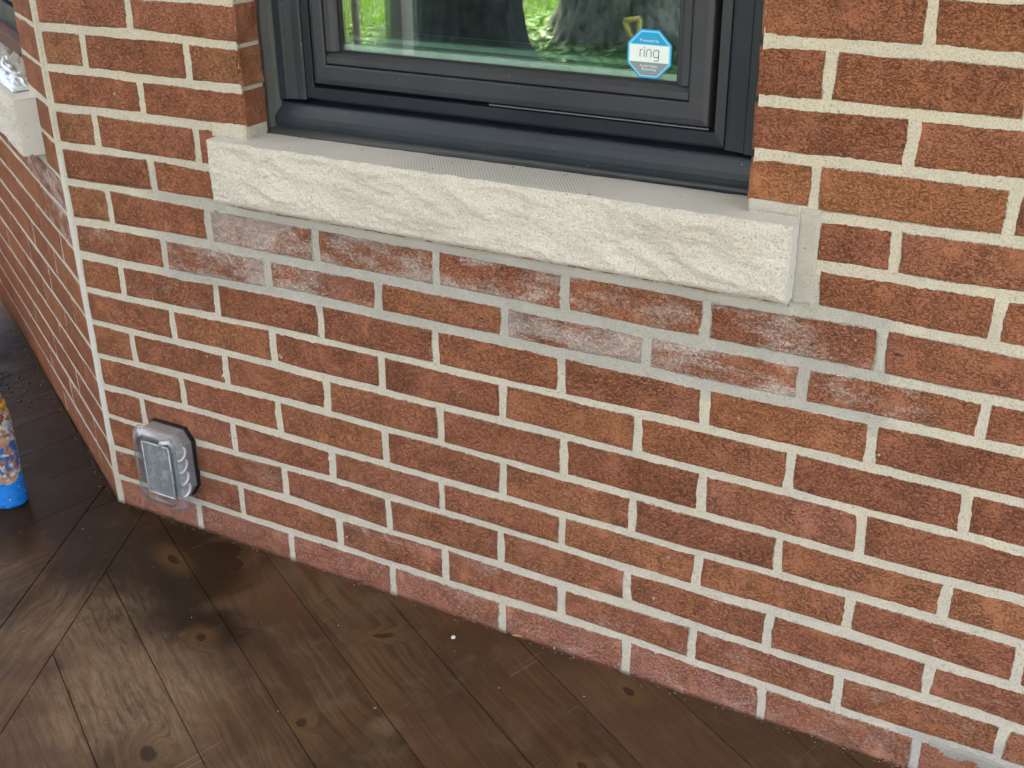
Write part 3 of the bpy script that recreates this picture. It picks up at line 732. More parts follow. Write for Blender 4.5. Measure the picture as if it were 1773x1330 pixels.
# ------------------------------------------------------------------ stone sills
def stone_sill(parent_loc, rotz, x0, x1, label, y_front=-0.030, seed=1, z0=0.683, z1=0.7845, group=None):
    root = tag(empty('window_sill', parent_loc, rotz), label, 'window sill', group)
    nx, nz = max(60, int((x1 - x0) * 420)), 44
    vs, fs, mi = [], [], []
    def face(u, w):
        x, z = x0 + (x1 - x0) * u, z0 + (z1 - z0) * w
        e = min((x - x0) , (x1 - x), (z - z0), (z1 - z))
        k = max(0, 1 - e / 0.012)
        b = noise.fractal(Vector((x * 9, z * 16, seed)), 1.0, 2.1, 4) * 0.0052
        b += (abs(noise.noise(Vector((x * 13 + z * 14, z * 24, seed + 4)))) - 0.2) * 0.0075
        b += (abs(noise.noise(Vector((x * 36 - z * 22, z * 60, seed + 14)))) - 0.2) * 0.0026
        b += (abs(noise.noise(Vector((x * 85 + z * 30, z * 110, seed + 24)))) - 0.2) * 0.0026
        b += noise.noise(Vector((x * 210, z * 210, seed + 2))) * 0.0010
        y = y_front - 0.003 + b * (1 - 0.75 * k) + 0.006 * k ** 3
        if w in (0, 1): z += 0.0015 * noise.noise(Vector((x * 35, w * 7, seed)))
        if u in (0, 1): x += 0.0016 * noise.noise(Vector((u * 5, z * 60, seed)))
        return (x, y, z)
    for j in range(nz + 1):
        for i in range(nx + 1): vs.append(face(i / nx, j / nz))
    for j in range(nz):
        for i in range(nx):
            a = j * (nx + 1) + i; fs.append((a, a + 1, a + nx + 2, a + nx + 1))
    mesh_obj('rock_face', vs, fs, STONE, root, smooth=True)
    # sawn body: top, ends and underside share the front outline
    vs, fs = [], []
    top = [face(i / nx, 1) for i in range(nx + 1)]
    bot = [face(i / nx, 0) for i in range(nx + 1)]
    n = nx + 1
    yb = 0.10
    for (x, y, z) in top: vs += [(x, y, z), (x, yb, z1 + 0.003)]
    for i in range(nx): fs.append((2 * i, 2 * i + 1, 2 * i + 3, 2 * i + 2))
    o = len(vs)
    for (x, y, z) in bot: vs += [(x, y, z), (x, yb, z0)]
    for i in range(nx): fs.append((o + 2 * i, o + 2 * i + 2, o + 2 * i + 3, o + 2 * i + 1))
    for u in (0, 1):
        o = len(vs)
        for j in range(nz + 1):
            p = face(u, j / nz); vs += [p, (p[0], yb, p[2])]
        for j in range(nz):
            f = (o + 2 * j, o + 2 * j + 1, o + 2 * j + 3, o + 2 * j + 2)
            fs.append(f if u else f[::-1])
    mesh_obj('sawn_body', vs, fs, STONE_TOP, root)
    return root
sill = stone_sill((0, 0, 0), 0, -0.0635, 0.8755, 'long pale limestone sill with rough split face below the dark framed window', seed=1)
sill2 = stone_sill(LW, R(-30), -1.38, -0.131, 'shorter seen pale limestone sill on the angled wall at left frame edge', y_front=-0.040, seed=8, z0=0.683)
# the brown strip below the stone paints its shade and a line of brick
# ------------------------------------------------------------------ the window
ZT = WIN_TOP - 0.012
win = tag(empty('window', (0.40, 0.06, 0.79)), 'dark charcoal framed double glazed window above the long limestone sill', 'window')
LWIN = (-0.40, -0.06, -0.79)
def rings(name, loops, mat, parent, loc=LWIN, bev=True):
    """loops of rectangles (x0, x1, z0, z1, y) joined one to the next into a mitred frame"""
    vs, fs = [], []
    for (x0, x1, z0, z1, y) in loops: vs += [(x0, y, z0), (x1, y, z0), (x1, y, z1), (x0, y, z1)]
    for i in range(len(loops) - 1):
        for k in range(4):
            a, b = i * 4 + k, i * 4 + (k + 1) % 4
            fs.append((a, b, b + 4, a + 4))
    return mesh_obj(name, vs, fs, mat, parent, loc)
def lerp_rect(O, I, t, y): return tuple(a + (b - a) * t for a, b in zip(O, I)) + (y,)
def extrude_x(name, prof, x0, x1, mat, parent, loc=LWIN, n=1, wob=0.0, seed=0, yfun=None):
    vs, fs = [], []
    m = len(prof)
    for i in range(n + 1):
        x = x0 + (x1 - x0) * i / n
        for q, (y, z) in enumerate(prof):
            w = wob * noise.noise(Vector((x * 22, q * 2.3, seed))) + wob * 0.5 * noise.noise(Vector((x * 80, q * 1.3, seed)))
            yy = y + (yfun(x, q) if yfun else 0)
            vs.append((x, yy + w, z + w * 0.6))
    for i in range(n):
        for q in range(m):
            a, b = i * m + q, i * m + (q + 1) % m
            fs.append((a, a + m, b + m, b))
    fs.append(tuple(range(m))); fs.append(tuple(range(n * m + m - 1, n * m - 1, -1)))
    return mesh_obj(name, vs, fs, mat, parent, loc, smooth=n > 1)
def extrude_z(name, prof, z0, z1, mat, parent, loc=LWIN, n=1, wob=0.0, seed=0):
    vs, fs = [], []
    m = len(prof)
    for i in range(n + 1):
        z = z0 + (z1 - z0) * i / n
        for q, (x, y) in enumerate(prof):
            w = wob * noise.noise(Vector((z * 25, q * 2.3, seed))) + wob * 0.5 * noise.noise(Vector((z * 90, q * 1.3, seed)))
            vs.append((x + w, y + w, z))
    for i in range(n):
        for q in range(m):
            a, b = i * m + q, i * m + (q + 1) % m
            fs.append((a, b, b + m, a + m))
    fs.append(tuple(range(m - 1, -1, -1))); fs.append(tuple(range(n * m, n * m + m)))
    return mesh_obj(name, vs, fs, mat, parent, loc, smooth=n > 1)

extrude_x('sill_trim', [(0.096, 0.788), (0.0600, 0.788), (0.0568, 0.794), (0.0552, 0.801), (0.0548, 0.808), (0.0556, 0.816), (0.0576, 0.825), (0.0600, 0.832), (0.0612, 0.8345), (0.0630, 0.8362), (0.075, 0.8372), (0.096, 0.8372)], 0.006, 0.803, FRAME, win)
PL = [(0.0665, 0.096), (0.0655, 0.0690), (0.0615, 0.0672), (0.050, 0.0655), (0.0385, 0.0618), (0.0365, 0.0588), (0.0350, 0.0575), (0.0225, 0.0570), (0.0195, 0.0600), (0.0190, 0.096)]
extrude_z('side_trim', PL, 0.8415, ZT, FRAME, win)
PR = [(0.8145 - x, y) for x, y in PL][::-1]
extrude_z('side_trim', PR, 0.8415, ZT, FRAME, win)
extrude_x('head_trim', [(0.096, ZT - 0.04), (0.066, ZT - 0.04), (0.057, ZT - 0.03), (0.057, ZT + 0.002), (0.096, ZT + 0.002)], 0.019, 0.796, FRAME, win)
ZF = ZT - 0.045
rings('frame', [(0.0665, 0.7475, 0.8445, ZF, 0.096), (0.0665, 0.7475, 0.8445, ZF, 0.0700), (0.0675, 0.7465, 0.8455, ZF, 0.0690), (0.0815, 0.7345, 0.8622, ZF - .017, 0.0668), (0.0825, 0.7335, 0.8632, ZF - .018, 0.0680), (0.0825, 0.7335, 0.8632, ZF - .018, 0.096)], FRAME, win)
rings('frame_recess', [(0.060, 0.755, 0.8300, ZF, 0.0900), (0.120, 0.690, 0.880, ZF - .05, 0.0902)], BLACK, win)  # black sheet puts the shade of the recess into colour
O = (0.0885, 0.7270, 0.8695, ZF - .024); I = (0.1135, 0.6980, 0.9000, ZF - .055)
rings('sash', [O + (0.089,), O + (0.0650,), lerp_rect(O, I, 0.05, 0.0625), lerp_rect(O, I, 0.16, 0.0612), lerp_rect(O, I, 0.30, 0.0600), lerp_rect(O, I, 0.90, 0.0598), lerp_rect(O, I, 0.98, 0.0610), I + (0.0630,), I + (0.089,)], SASH, win)
def bead(name, horizontal, a0, a1, b0, b1, inner_hi):
    if horizontal:
        p = [(0.085, b0), (0.0640, b0), (0.0628, b0 + .0015), (0.0632, b0 + .010), (0.0668, b1 - .003), (0.0690, b1 - .0008), (0.0710, b1), (0.085, b1)]
        return extrude_x(name, p, a0, a1, SASH, win)
    p = [(0.085, b0), (0.0640, b0), (0.0628, b0 + inner_hi * .0015), (0.0632, b0 + inner_hi * .010), (0.0668, b1 - inner_hi * .003), (0.0710, b1), (0.085, b1)]
    p = [(x, y) for y, x in p]
    if inner_hi < 0: p = p[::-1]
    return extrude_z(name, p[::-1], a0, a1, SASH, win)
bead('glazing_bead', True, 0.1145, 0.6970, 0.9012, 0.9190, 1)
bead('glazing_bead', False, 0.9200, ZF - .075, 0.1145, 0.1335, 1)
bead('glazing_bead', False, 0.9200, ZF - .075, 0.6970, 0.6780, -1)
rings('gasket', [(0.1125, 0.6990, 0.8990, ZF - .05, 0.0740), (0.1362, 0.6757, 0.9212, ZF - .08, 0.0738), (0.1362, 0.6757, 0.9212, ZF - .08, 0.0785)], BLACK, win)
box('weatherstrip', 0.395, 0.7255, 0.0676, 0.072, 0.8650, 0.8668, SPACER_W, win, loc=LWIN)
box('glass_pane', 0.125, 0.690, 0.0782, 0.0812, 0.910, ZF - .06, GLASS, win, loc=LWIN)
box('glass_pane', 0.125, 0.690, 0.0950, 0.0980, 0.910, ZF - .06, GLASS, win, loc=LWIN)
box('spacer', 0.128, 0.688, 0.0822, 0.0940, 0.915, 0.9285, SPACER, win, loc=LWIN)
box('inner_bar', 0.128, 0.688, 0.1000, 0.1120, 0.915, 0.9385, SPACER, win, loc=LWIN)  # this bar and the next two build the spacer's doubled reflection lines
box('inner_bar', 0.128, 0.688, 0.0984, 0.0994, 0.915, 0.9322, BLACK, win, loc=LWIN)
box('inner_bar', 0.128, 0.688, 0.1180, 0.1200, 0.9447, 0.9462, SPACER_W, win, loc=LWIN)
box('spacer', 0.126, 0.1385, 0.0822, 0.0940, 0.930, ZF - .06, SPACER_W, win, loc=LWIN)
box('inner_bar', 0.126, 0.150, 0.1000, 0.1120, 0.940, ZF - .06, DARKROOM, win, loc=LWIN)
def yb(x, q): return (0.017 * (x / 0.8) if q in (1, 2) else 0)
extrude_x('sealant_bead', [(0.062, 0.7868), (0.0455, 0.7866), (0.0465, 0.7885), (0.0520, 0.7930), (0.0565, 0.7975), (0.062, 0.7980)], -0.0015, 0.8065, CAULK, win, n=120, wob=0.0010, seed=3, yfun=yb)
extrude_z('sealant_bead', [(-0.0040, 0.066), (-0.0038, 0.0500), (0.0030, 0.0530), (0.0120, 0.0562), (0.0215, 0.0590), (0.0215, 0.066)], 0.7885, ZT, CAULK, win, n=120, wob=0.0012, seed=5)
extrude_z('sealant_bead', [(0.8083, 0.066), (0.7935, 0.066), (0.7935, 0.0590), (0.8010, 0.0535), (0.8082, 0.0470)], 0.7885, ZT, CAULK, win, n=120, wob=0.0010, seed=8)
# the unlit room behind both windows
foot = [(-0.36, 0.30), (-0.36, 0.125), (1.85, 0.125), (1.85, 2.4), (-1.9, 2.4), (-1.75, 1.00)]
vs = [(x, y, 0.0) for x, y in foot] + [(x, y, 2.55) for x, y in foot]
n = len(foot)
fs = [(i, (i + 1) % n, n + (i + 1) % n, n + i) for i in (2, 3, 4)] + [tuple(range(n)), tuple(range(2 * n - 1, n - 1, -1))]
tag(mesh_obj('room', vs, fs, DARKROOM), kind='structure')

# the shield sticker on the glass
def flat(name, poly, y, mat, parent, loc, th=0.0003):
    n = len(poly)
    vs = [(x, y, z) for x, z in poly] + [(x, y + th, z) for x, z in poly]
    fs = [tuple(range(n)), tuple(range(2 * n - 1, n - 1, -1))] + [(i, n + i, n + (i + 1) % n, (i + 1) % n) for i in range(n)]
    return mesh_obj(name, vs, fs, mat, parent, loc)
ST_BLUE = simple('sticker_blue', (0.010, 0.33, 0.66), 0.35, var=0.03); ST_CY = simple('sticker_cyan', (0.25, 0.66, 0.86), 0.35, var=0.03)
ST_WH = simple('sticker_white', (0.74, 0.82, 0.84), 0.35, var=0.03); ST_GR = simple('sticker_grey', (0.23, 0.28, 0.31), 0.35, var=0.03)
st = tag(empty('sticker', (0.6342, 0.0778, 0.9535)), 'blue octagonal security sticker stuck low on the window glass at the right', 'sticker')
def octa(a, rot=0.0):
    rr = a / math.cos(R(22.5))
    return [(rr * math.cos(R(22.5 + 45 * k)), rr * math.sin(R(22.5 + 45 * k))) for k in range(8)]
flat('backing', octa(0.0312), -0.0003, ST_BLUE, st, (0, 0, 0))
flat('outline', octa(0.0293), -0.0006, ST_CY, st, (0, 0, 0))
inner = octa(0.0276)
top = clip(inner, 0, -1, -0.0122); mid = clip(clip(inner, 0, 1, 0.0112), 0, -1, 0.0105); low = clip(inner, 0, 1, -0.0108)
flat('panel', top, -0.0009, ST_BLUE, st, (0, 0, 0)); flat('panel', mid, -0.0009, ST_WH, st, (0, 0, 0)); flat('panel', low, -0.0009, ST_GR, st, (0, 0, 0))
def ribbon(bm, pts, w, y):
    pts = [Vector((x, z)) for x, z in pts]; L = []
    for i, p in enumerate(pts):
        d = (pts[min(i + 1, len(pts) - 1)] - pts[max(i - 1, 0)]).normalized(); nn = Vector((-d.y, d.x)) * w / 2
        L.append((bm.verts.new((p.x + nn.x, y, p.y + nn.y)), bm.verts.new((p.x - nn.x, y, p.y - nn.y))))
    for a, b in zip(L, L[1:]): bm.faces.new((a[0], a[1], b[1], b[0]))
def arc(cx, cz, r, a0, a1, n=8): return [(cx + r * math.cos(R(a0 + (a1 - a0) * i / n)), cz + r * math.sin(R(a0 + (a1 - a0) * i / n))) for i in range(n + 1)]
bm = bmesh.new(); W_ = 0.00135; bz = -0.0040; xh = 0.0098; yy = -0.0012
ribbon(bm, [(-0.0128, bz), (-0.0128, bz + xh - .003)] + arc(-0.0100, bz + xh - 0.0030, 0.0028, 180, 80), W_, yy)
ribbon(bm, [(-0.0068, bz), (-0.0068, bz + xh)], W_, yy)
ribbon(bm, [(-0.0035, bz), (-0.0035, bz + xh - .0032)] + arc(-0.0003, bz + xh - 0.0032, 0.0032, 180, 0) + [(0.0029, bz)], W_, yy)
ribbon(bm, arc(0.0099, bz + xh - .0037, 0.0037, 0, 180) + [(0.0062, bz + .0037)] + arc(0.0099, bz + .0037, 0.0037, 180, 360), W_, yy)
ribbon(bm, [(0.0136, bz + xh), (0.0136, bz - .0008)] + arc(0.0102, bz - .0012, 0.0034, 0, -140), W_, yy)
bm_obj('lettering', bm, ST_GR, st)
flat('lettering', [(-0.0076, bz + xh + .0016), (-0.0060, bz + xh + .0016), (-0.0060, bz + xh + .0032), (-0.0076, bz + xh + .0032)], -0.0012, ST_BLUE, st, (0, 0, 0))
def text(body, size, x, z, y, mat, parent):
    cu = bpy.data.curves.new('lettering', 'FONT'); cu.body = body; cu.size = size; cu.align_x = 'CENTER'; cu.space_line = 0.85
    to = bpy.data.objects.new('tmp_text', cu); COL.objects.link(to)
    bpy.context.view_layer.update()
    me = bpy.data.meshes.new_from_object(to.evaluated_get(bpy.context.evaluated_depsgraph_get()))
    bpy.data.objects.remove(to)
    me.materials.clear(); me.materials.append(mat)
    o = bpy.data.objects.new('lettering', me); COL.objects.link(o); o.parent = parent; o.location = (x, y, z); o.rotation_euler = (R(90), 0, 0)
    return o
text('Protected by', 0.0052, 0.0, 0.0155, -0.00125, ST_WH, st)
text('Audio/Video\nRecording', 0.0050, 0.0, -0.0168, -0.00125, ST_WH, st)

# ------------------------------------------------------------------ left window behind the bay corner
win2 = tag(empty('window', LW, R(-30)), 'grey glinting frame of a second window behind the brick corner, top left', 'window')
zt2 = WIN_TOP - 0.01
def ring2(name, ins0, ins1, y, yb_, mat):
    x0, x1, z0, z1 = -JS1, -JS0, 0.845, zt2
    return rings(name, [(x0 + ins0, x1 - ins0, z0 + ins0, z1 - ins0, yb_), (x0 + ins0, x1 - ins0, z0 + ins0, z1 - ins0, y), (x0 + ins1, x1 - ins1, z0 + ins1, z1 - ins1, y + 0.003), (x0 + ins1, x1 - ins1, z0 + ins1, z1 - ins1, yb_)], mat, win2, (0, 0, 0))
ring2('frame', 0.0, 0.045, 0.052, 0.10, FRAME); ring2('sash', 0.052, 0.085, 0.060, 0.10, FRAME); ring2('gasket', 0.044, 0.054, 0.075, 0.10, BLACK)
box('glass_pane', -JS1 + .08, -JS0 - .08, 0.074, 0.078, 0.92, zt2 - .08, GLASS, win2)
SHIM = simple('raw_red_cedar', (0.105, 0.042, 0.026), 0.7)
sh = tag(box('wood_shim', -1.15, -0.215, 0.030, 0.075, 0.812, 0.842, SHIM, None, 0.002, loc=LW, rot=(0, 0, R(-30))), 'dark red wooden strip wedged under the frame of the left window', 'wood strip')

# crumpled plastic and a rag on the left sill
def crumple(name, x0, x1, y0, y1, z, amp, mat, seed, nx=70, ny=26, loc=LW, rot=(0, 0, R(-30)), edge_down=True):
    vs, fs = [], []
    for j in range(ny + 1):
        for i in range(nx + 1):
            u, w = i / nx, j / ny
            x, y = x0 + (x1 - x0) * u, y0 + (y1 - y0) * w
            p = Vector((x * 11, y * 24, seed))
            a = 1 - abs(noise.noise(p)) * 2.2; b = 1 - abs(noise.noise(p * 2.3 + Vector((3, 7, 1)))) * 2.0
            env = math.sin(math.pi * min(1, max(0, u))) ** 0.35 * math.sin(math.pi * w) ** 0.5 if edge_down else 1
            h = max(0.0, (0.62 * max(0, a) + 0.32 * max(0, b) + 0.16 * noise.noise(p * 5))) * amp * env
            q = Vector((noise.noise(p + Vector((9, 0, 0))), noise.noise(p + Vector((0, 9, 0))), 0)) * 0.012
            vs.append((x + q.x, y + q.y * 0.6, z + h))
    for j in range(ny):
        for i in range(nx):
            a = j * (nx + 1) + i; fs.append((a, a + 1, a + nx + 2, a + nx + 1))
    return mesh_obj(name, vs, fs, mat, None, loc, rot)
PLAST = simple('white_poly_sheet', (0.66, 0.69, 0.71), 0.3, var=0.06, bumpd=0.0012, bscale=90)
RAG = simple('mortar_stained_rag', (0.30, 0.27, 0.23), 0.9, var=0.3, nscale=60, bumpd=0.003, bscale=120)
tag(crumple('plastic_sheet', -0.78, -0.205, -0.028, 0.034, 0.787, 0.022, PLAST, 3), 'crumpled white plastic sheet lying on the left window sill', 'plastic sheet')
tag(crumple('rag', -0.62, -0.198, 0.012, 0.048, 0.789, 0.036, RAG, 11), 'mortar stained grey rag bunched behind the white plastic on the left sill', 'rag')

# ------------------------------------------------------------------ weatherproof outlet on the wall
GREYP = simple('grey_metal_box', (0.30, 0.29, 0.285), 0.5, 0.25, bumpd=0.0004)
CLEAR = mat_clear('scratched_clear_plastic'); PANEL = simple('grey_receptacle_face', (0.27, 0.30, 0.32), 0.45, nscale=90, var=0.25)
out = tag(empty('outlet', (-0.262, 0, 0.155)), 'outdoor electrical outlet with a clear bubble cover, low on the brick wall', 'outlet')
OL = (0.262, 0, -0.155)
def rrect(x0, x1, z0, z1, r, n=5, cut=None):
    pts = []
    for cx, cz, a in ((x1 - r, z1 - r, 0), (x0 + r, z1 - r, 90), (x0 + r, z0 + r, 180), (x1 - r, z0 + r, 270)):
        for i in range(n + 1): pts.append((cx + r * math.cos(R(a + 90 * i / n)), cz + r * math.sin(R(a + 90 * i / n))))
    return pts
def loft(name, secs, mat, parent, loc, cap0=True, cap1=True, smooth=False):
    vs, fs = [], []; m = len(secs[0][0])
    for poly, y in secs: vs += [(x, y, z) for x, z in poly]
    for i in range(len(secs) - 1):
        for k in range(m):
            a, b = i * m + k, i * m + (k + 1) % m; fs.append((a, b, b + m, a + m))
    if cap0: fs.append(tuple(range(m)))
    if cap1: fs.append(tuple(range(len(secs) * m - 1, (len(secs) - 1) * m - 1, -1)))
    return mesh_obj(name, vs, fs, mat, parent, loc, smooth=smooth)
def chamf(x0, x1, z0, z1, c): return [(x1, z0 + c), (x1, z1 - c), (x1 - c * .7, z1), (x0 + c * .7, z1), (x0, z1 - c), (x0, z0 + c), (x0 + c * .7, z0), (x1 - c * .7, z0)]
loft('gasket', [(chamf(-0.322, -0.209, 0.082, 0.224, 0.024), 0.001), (chamf(-0.322, -0.209, 0.082, 0.224, 0.024), -0.007)], BLACK, out, OL)
loft('box_body', [(chamf(-0.320, -0.2125, 0.0855, 0.2205, 0.022), -0.007), (chamf(-0.319, -0.2140, 0.087, 0.219, 0.021), -0.034), (chamf(-0.316, -0.217, 0.090, 0.216, 0.020), -0.037)], GREYP, out, OL)
box('receptacle', -0.300, -0.222, -0.043, -0.037, 0.100, 0.207, PANEL, out, 0.002, loc=OL)
loft('bubble_cover', [(rrect(-0.318, -0.205, 0.068, 0.227, 0.018), -0.0365), (rrect(-0.320, -0.204, 0.066, 0.229, 0.020), -0.040), (rrect(-0.316, -0.205, 0.069, 0.228, 0.022), -0.050),
     (rrect(-0.308, -0.207, 0.077, 0.225, 0.024), -0.058), (rrect(-0.298, -0.208, 0.088, 0.221, 0.022), -0.0615)], CLEAR, out, OL, smooth=True, cap0=False)
MILKY = mat_clear('milky_ridge', (0.85, 0.9, 0.93), 0.2, 0.55)
PANELC = mat_clear('dusty_window_panel', (0.50, 0.58, 0.63), 0.25, 0.22)
loft('cover_panel', [(rrect(-0.278, -0.213, 0.106, 0.212, 0.004), -0.0618), (rrect(-0.277, -0.214, 0.107, 0.211, 0.004), -0.0638)], PANELC, out, OL)
for x0, z0, x1, z1 in ((-0.278, 0.106, -0.278, 0.212), (-0.278, 0.212, -0.213, 0.212), (-0.213, 0.212, -0.213, 0.106), (-0.278, 0.106, -0.213, 0.106)):
    bm_obj('ridge', tube_bm([(x0, -0.0635, z0), (x1, -0.0635, z1)], 0.0016, 6), MILKY, out, OL, smooth=True)
for k, z in enumerate((0.118, 0.143, 0.168, 0.193)):
    pts = [(-0.2035 + 0.009 * math.sin(a), -0.036 - 0.016 * (1 - math.cos(a)) / 2 * 1.0, z + 0.010 * math.cos(a)) for a in [math.pi * i / 8 for i in range(9)]]
    bm_obj('knockout', tube_bm(pts, 0.0026, 8), MILKY, out, OL, smooth=True)
    loft('knockout', [([(-0.205, z - .009), (-0.197, z - .006), (-0.195, z), (-0.197, z + .006), (-0.205, z + .009)], -0.038), ([(-0.205, z - .009), (-0.198, z - .006), (-0.197, z), (-0.198, z + .006), (-0.205, z + .009)], -0.054)], CLEAR, out, OL)
bm_obj('latch', tube_bm([(-0.232, -0.064, 0.212), (-0.224, -0.068, 0.222), (-0.210, -0.062, 0.225), (-0.206, -0.058, 0.212)], [0.003, .005, .005, .003], 8), MILKY, out, OL, smooth=True)

# ------------------------------------------------------------------ the deck, board by board
deck = tag(empty('deck', (0, 0, 0)), kind='structure')
TOPZ = 0.008
bl = Vector((math.cos(R(-64.5)), math.sin(R(-64.5))))          # direction of the mitre board
nb_ = Vector((-bl.y, bl.x))                                     # points to the right of it
dL = nb_.dot(Vector((-0.463, -0.07))); dR = nb_.dot(Vector((-0.362, -0.010)))
CORN = Vector((-0.444, 0.0))
BIG = [(-6, -6), (6, -6), (6, 6), (-6, 6)]
def front_of_main(p, g=0.0090): return clip(p, 0, 1, -g)
def front_of_left(p, g=0.0080):
    # keep (P - corner) . (-.5,-.866) >= g
    return clip(p, 0.5, 0.8660254, 0.5 * CORN.x - g)
def limits(p, ymin=-2.9):
    p = clip(p, 0, -1, -ymin); p = clip(p, 1, 0, 2.35); return clip(p, -1, 0, 3.2)
def plank(poly, ang, bev=0.0009):
    if len(poly) < 3: return
    ar = 0.5 * sum(poly[i][0] * poly[(i + 1) % len(poly)][1] - poly[(i + 1) % len(poly)][0] * poly[i][1] for i in range(len(poly)))
    if abs(ar) < 1e-4: return
    cx = sum(p[0] for p in poly) / len(poly); cy = sum(p[1] for p in poly) / len(poly)
    c, s = math.cos(-ang), math.sin(-ang)
    loc = [((x - cx) * c - (y - cy) * s, (x - cx) * s + (y - cy) * c) for x, y in poly]
    if ar < 0: loc = loc[::-1]
    dz = random.uniform(-0.0006, 0.0006)
    o = bm_obj('plank', prism(loc, -0.025, TOPZ + dz * (bev / 0.0009), bev), DECK, deck, (cx, cy, 0), (0, 0, ang))
    return o
G = 0.00055
# right field: boards at 30 degrees to the front wall
dr = Vector((math.cos(R(-29.8)), math.sin(R(-29.8)))); nr = Vector((-dr.y, dr.x))
for k in range(-22, 12):
    o0 = -0.440 + 0.1335 * k
    p = clip(BIG, nr.x, nr.y, o0 + 0.1335 - G); p = clip(p, -nr.x, -nr.y, -(o0 + G))
    p = clip(p, -nb_.x, -nb_.y, -(dR + G)); p = limits(front_of_main(p))
    plank(p, R(-29.8))
# the mitre board
p = clip(BIG, nb_.x, nb_.y, dR - G); p = clip(p, -nb_.x, -nb_.y, -(dL + G)); p = limits(front_of_main(p))
K0, K1 = Vector((-0.463, -0.07)), Vector((-0.446, -0.004))
kd = (K1 - K0).normalized(); kn = Vector((-kd.y, kd.x))        # left of K
pm = clip(p, kn.x, kn.y, kn.dot(K0) - G)
# only the top end is cut by the short kink: keep the lower part whole
lower = clip(p, 0, 1, -0.0702); upper = clip(clip(p, 0, -1, 0.0698), kn.x, kn.y, kn.dot(K0) - G)
hull = lower[:]
plank_pts = []
def merge(a, b):
    pts = [Vector(q) for q in a + b]
    c0 = sum(pts, Vector((0, 0))) / len(pts)
    # convex hull
    pts = sorted(set((round(q.x, 5), round(q.y, 5)) for q in pts))
    def cr(o, a_, b_): return (a_[0] - o[0]) * (b_[1] - o[1]) - (a_[1] - o[1]) * (b_[0] - o[0])
    lo, up = [], []
    for q in pts:
        while len(lo) > 1 and cr(lo[-2], lo[-1], q) <= 0: lo.pop()
        lo.append(q)
    for q in reversed(pts):
        while len(up) > 1 and cr(up[-2], up[-1], q) <= 0: up.pop()
        up.append(q)
    return lo[:-1] + up[:-1]
mb = merge(lower, upper)
plank(mb, R(-64.5))
pf = clip(BIG, -nb_.x, -nb_.y, -(dL + G)); pf = clip(pf, -kn.x, -kn.y, -(kn.dot(K0) + G)); pf = clip(front_of_left(pf), 0, -1, 0.069)
plank(clip(pf, 0, 1, 0.3), R(79))
# left field: boards at 80 degrees
dl = Vector((math.cos(R(79)), math.sin(R(79)))); nl_ = Vector((dl.y, -dl.x))
for k in range(-24, 10):
    o0 = -1.018 + 0.1335 * k
    p = clip(BIG, nl_.x, nl_.y, o0 + 0.1335 - G * .4); p = clip(p, -nl_.x, -nl_.y, -(o0 + G * .4))
    p = clip(p, nb_.x, nb_.y, dL - G); p = limits(front_of_left(p))
    plank(p, R(79), 0.0004)
box('joists', -3.2, 2.35, -2.88, -0.001, -0.16, -0.03, BLACK, deck)
JO = simple('dark_timber', (0.035, 0.024, 0.016), 0.7)
box('rim_board', -3.2, 2.35, -2.94, -2.905, -0.35, 0.006, JO, deck)

# grit swept against the wall foot and over the boards
GRIT = simple('grit', (0.30, 0.24, 0.18), 0.9, var=0.6, nscale=40)
bm = bmesh.new()
for i in range(340):
    if i < 230: x, y = random.uniform(-0.43, 1.5), -0.007 - abs(random.gauss(0, 0.006))
    elif i < 300:
        s_ = random.uniform(0.02, 1.2); g_ = 0.009 + abs(random.gauss(0, 0.008)); x, y = CORN.x - 0.866 * s_ - 0.5 * g_, 0.5 * s_ - 0.866 * g_
    else: x, y = random.uniform(-0.5, 1.0), -random.uniform(0.02, 0.5)
    s = random.uniform(0.0004, 0.0013)
    m_ = Matrix.Translation((x, y, TOPZ + 0.0012)) @ Matrix.Rotation(random.uniform(0, 3), 4, 'Z') @ Matrix.Diagonal((s * random.uniform(1, 2.2), s, s * .6, 1))
    bmesh.ops.create_icosphere(bm, subdivisions=1, radius=1, matrix=m_)
tag(bm_obj('grit', bm, GRIT), kind='stuff')
# unseen solid boarded balustrade added to shade the left wall and deck
blk = tag(empty('blocker', (-2.35, -0.7, TOPZ)), 'unseen dark solid boarded balustrade closing the left end of the porch', 'blocker')
for q in range(21): box('board', -0.012, 0.012, -1.5 + q * 0.142, -1.5 + q * 0.142 + 0.136, 0.02, 1.02, JO, blk, 0.002)
box('rail', -0.04, 0.04, -1.52, 1.50, 1.021, 1.06, JO, blk, 0.004)

# small pale wood splinters caught against the wall foot
CHIP = simple('fresh_pine_splinter', (0.55, 0.33, 0.13), 0.7)
labs = ['pale splinter lying in the gap below the third brick from the left end of the bottom course', 'small pale splinter at the wall foot near the middle of the bottom course']
for i, (x, y, a, l) in enumerate(((0.477, -0.0075, 20, 0.016), (0.545, -0.0070, -70, 0.007))):
    tag(box('wood_splinter', -l / 2, l / 2, -0.0012, 0.0012, 0, 0.0016, CHIP, None, 0.0004, loc=(x, y, TOPZ + 0.001), rot=(0, R(6), R(a))),
        ('longer' if i == 0 else 'tiny') + ' pale splinter on the deck against the wall foot' + (', pointing along the wall' if i == 0 else ', pointing at the wall'), 'splinter', 'splinters at the wall foot')
tag(bm_obj('mortar_crumb', lathe_bm([(0.0010, 0), (0.004, 0.0004), (0.0035, 0.002), (0.001, 0.003)], 7), MORTAR_W, None, (0.385, -0.062, TOPZ + 0.001), (0.2, 0, 0)), 'small white crumb of mortar lying alone on a deck board', 'crumb')

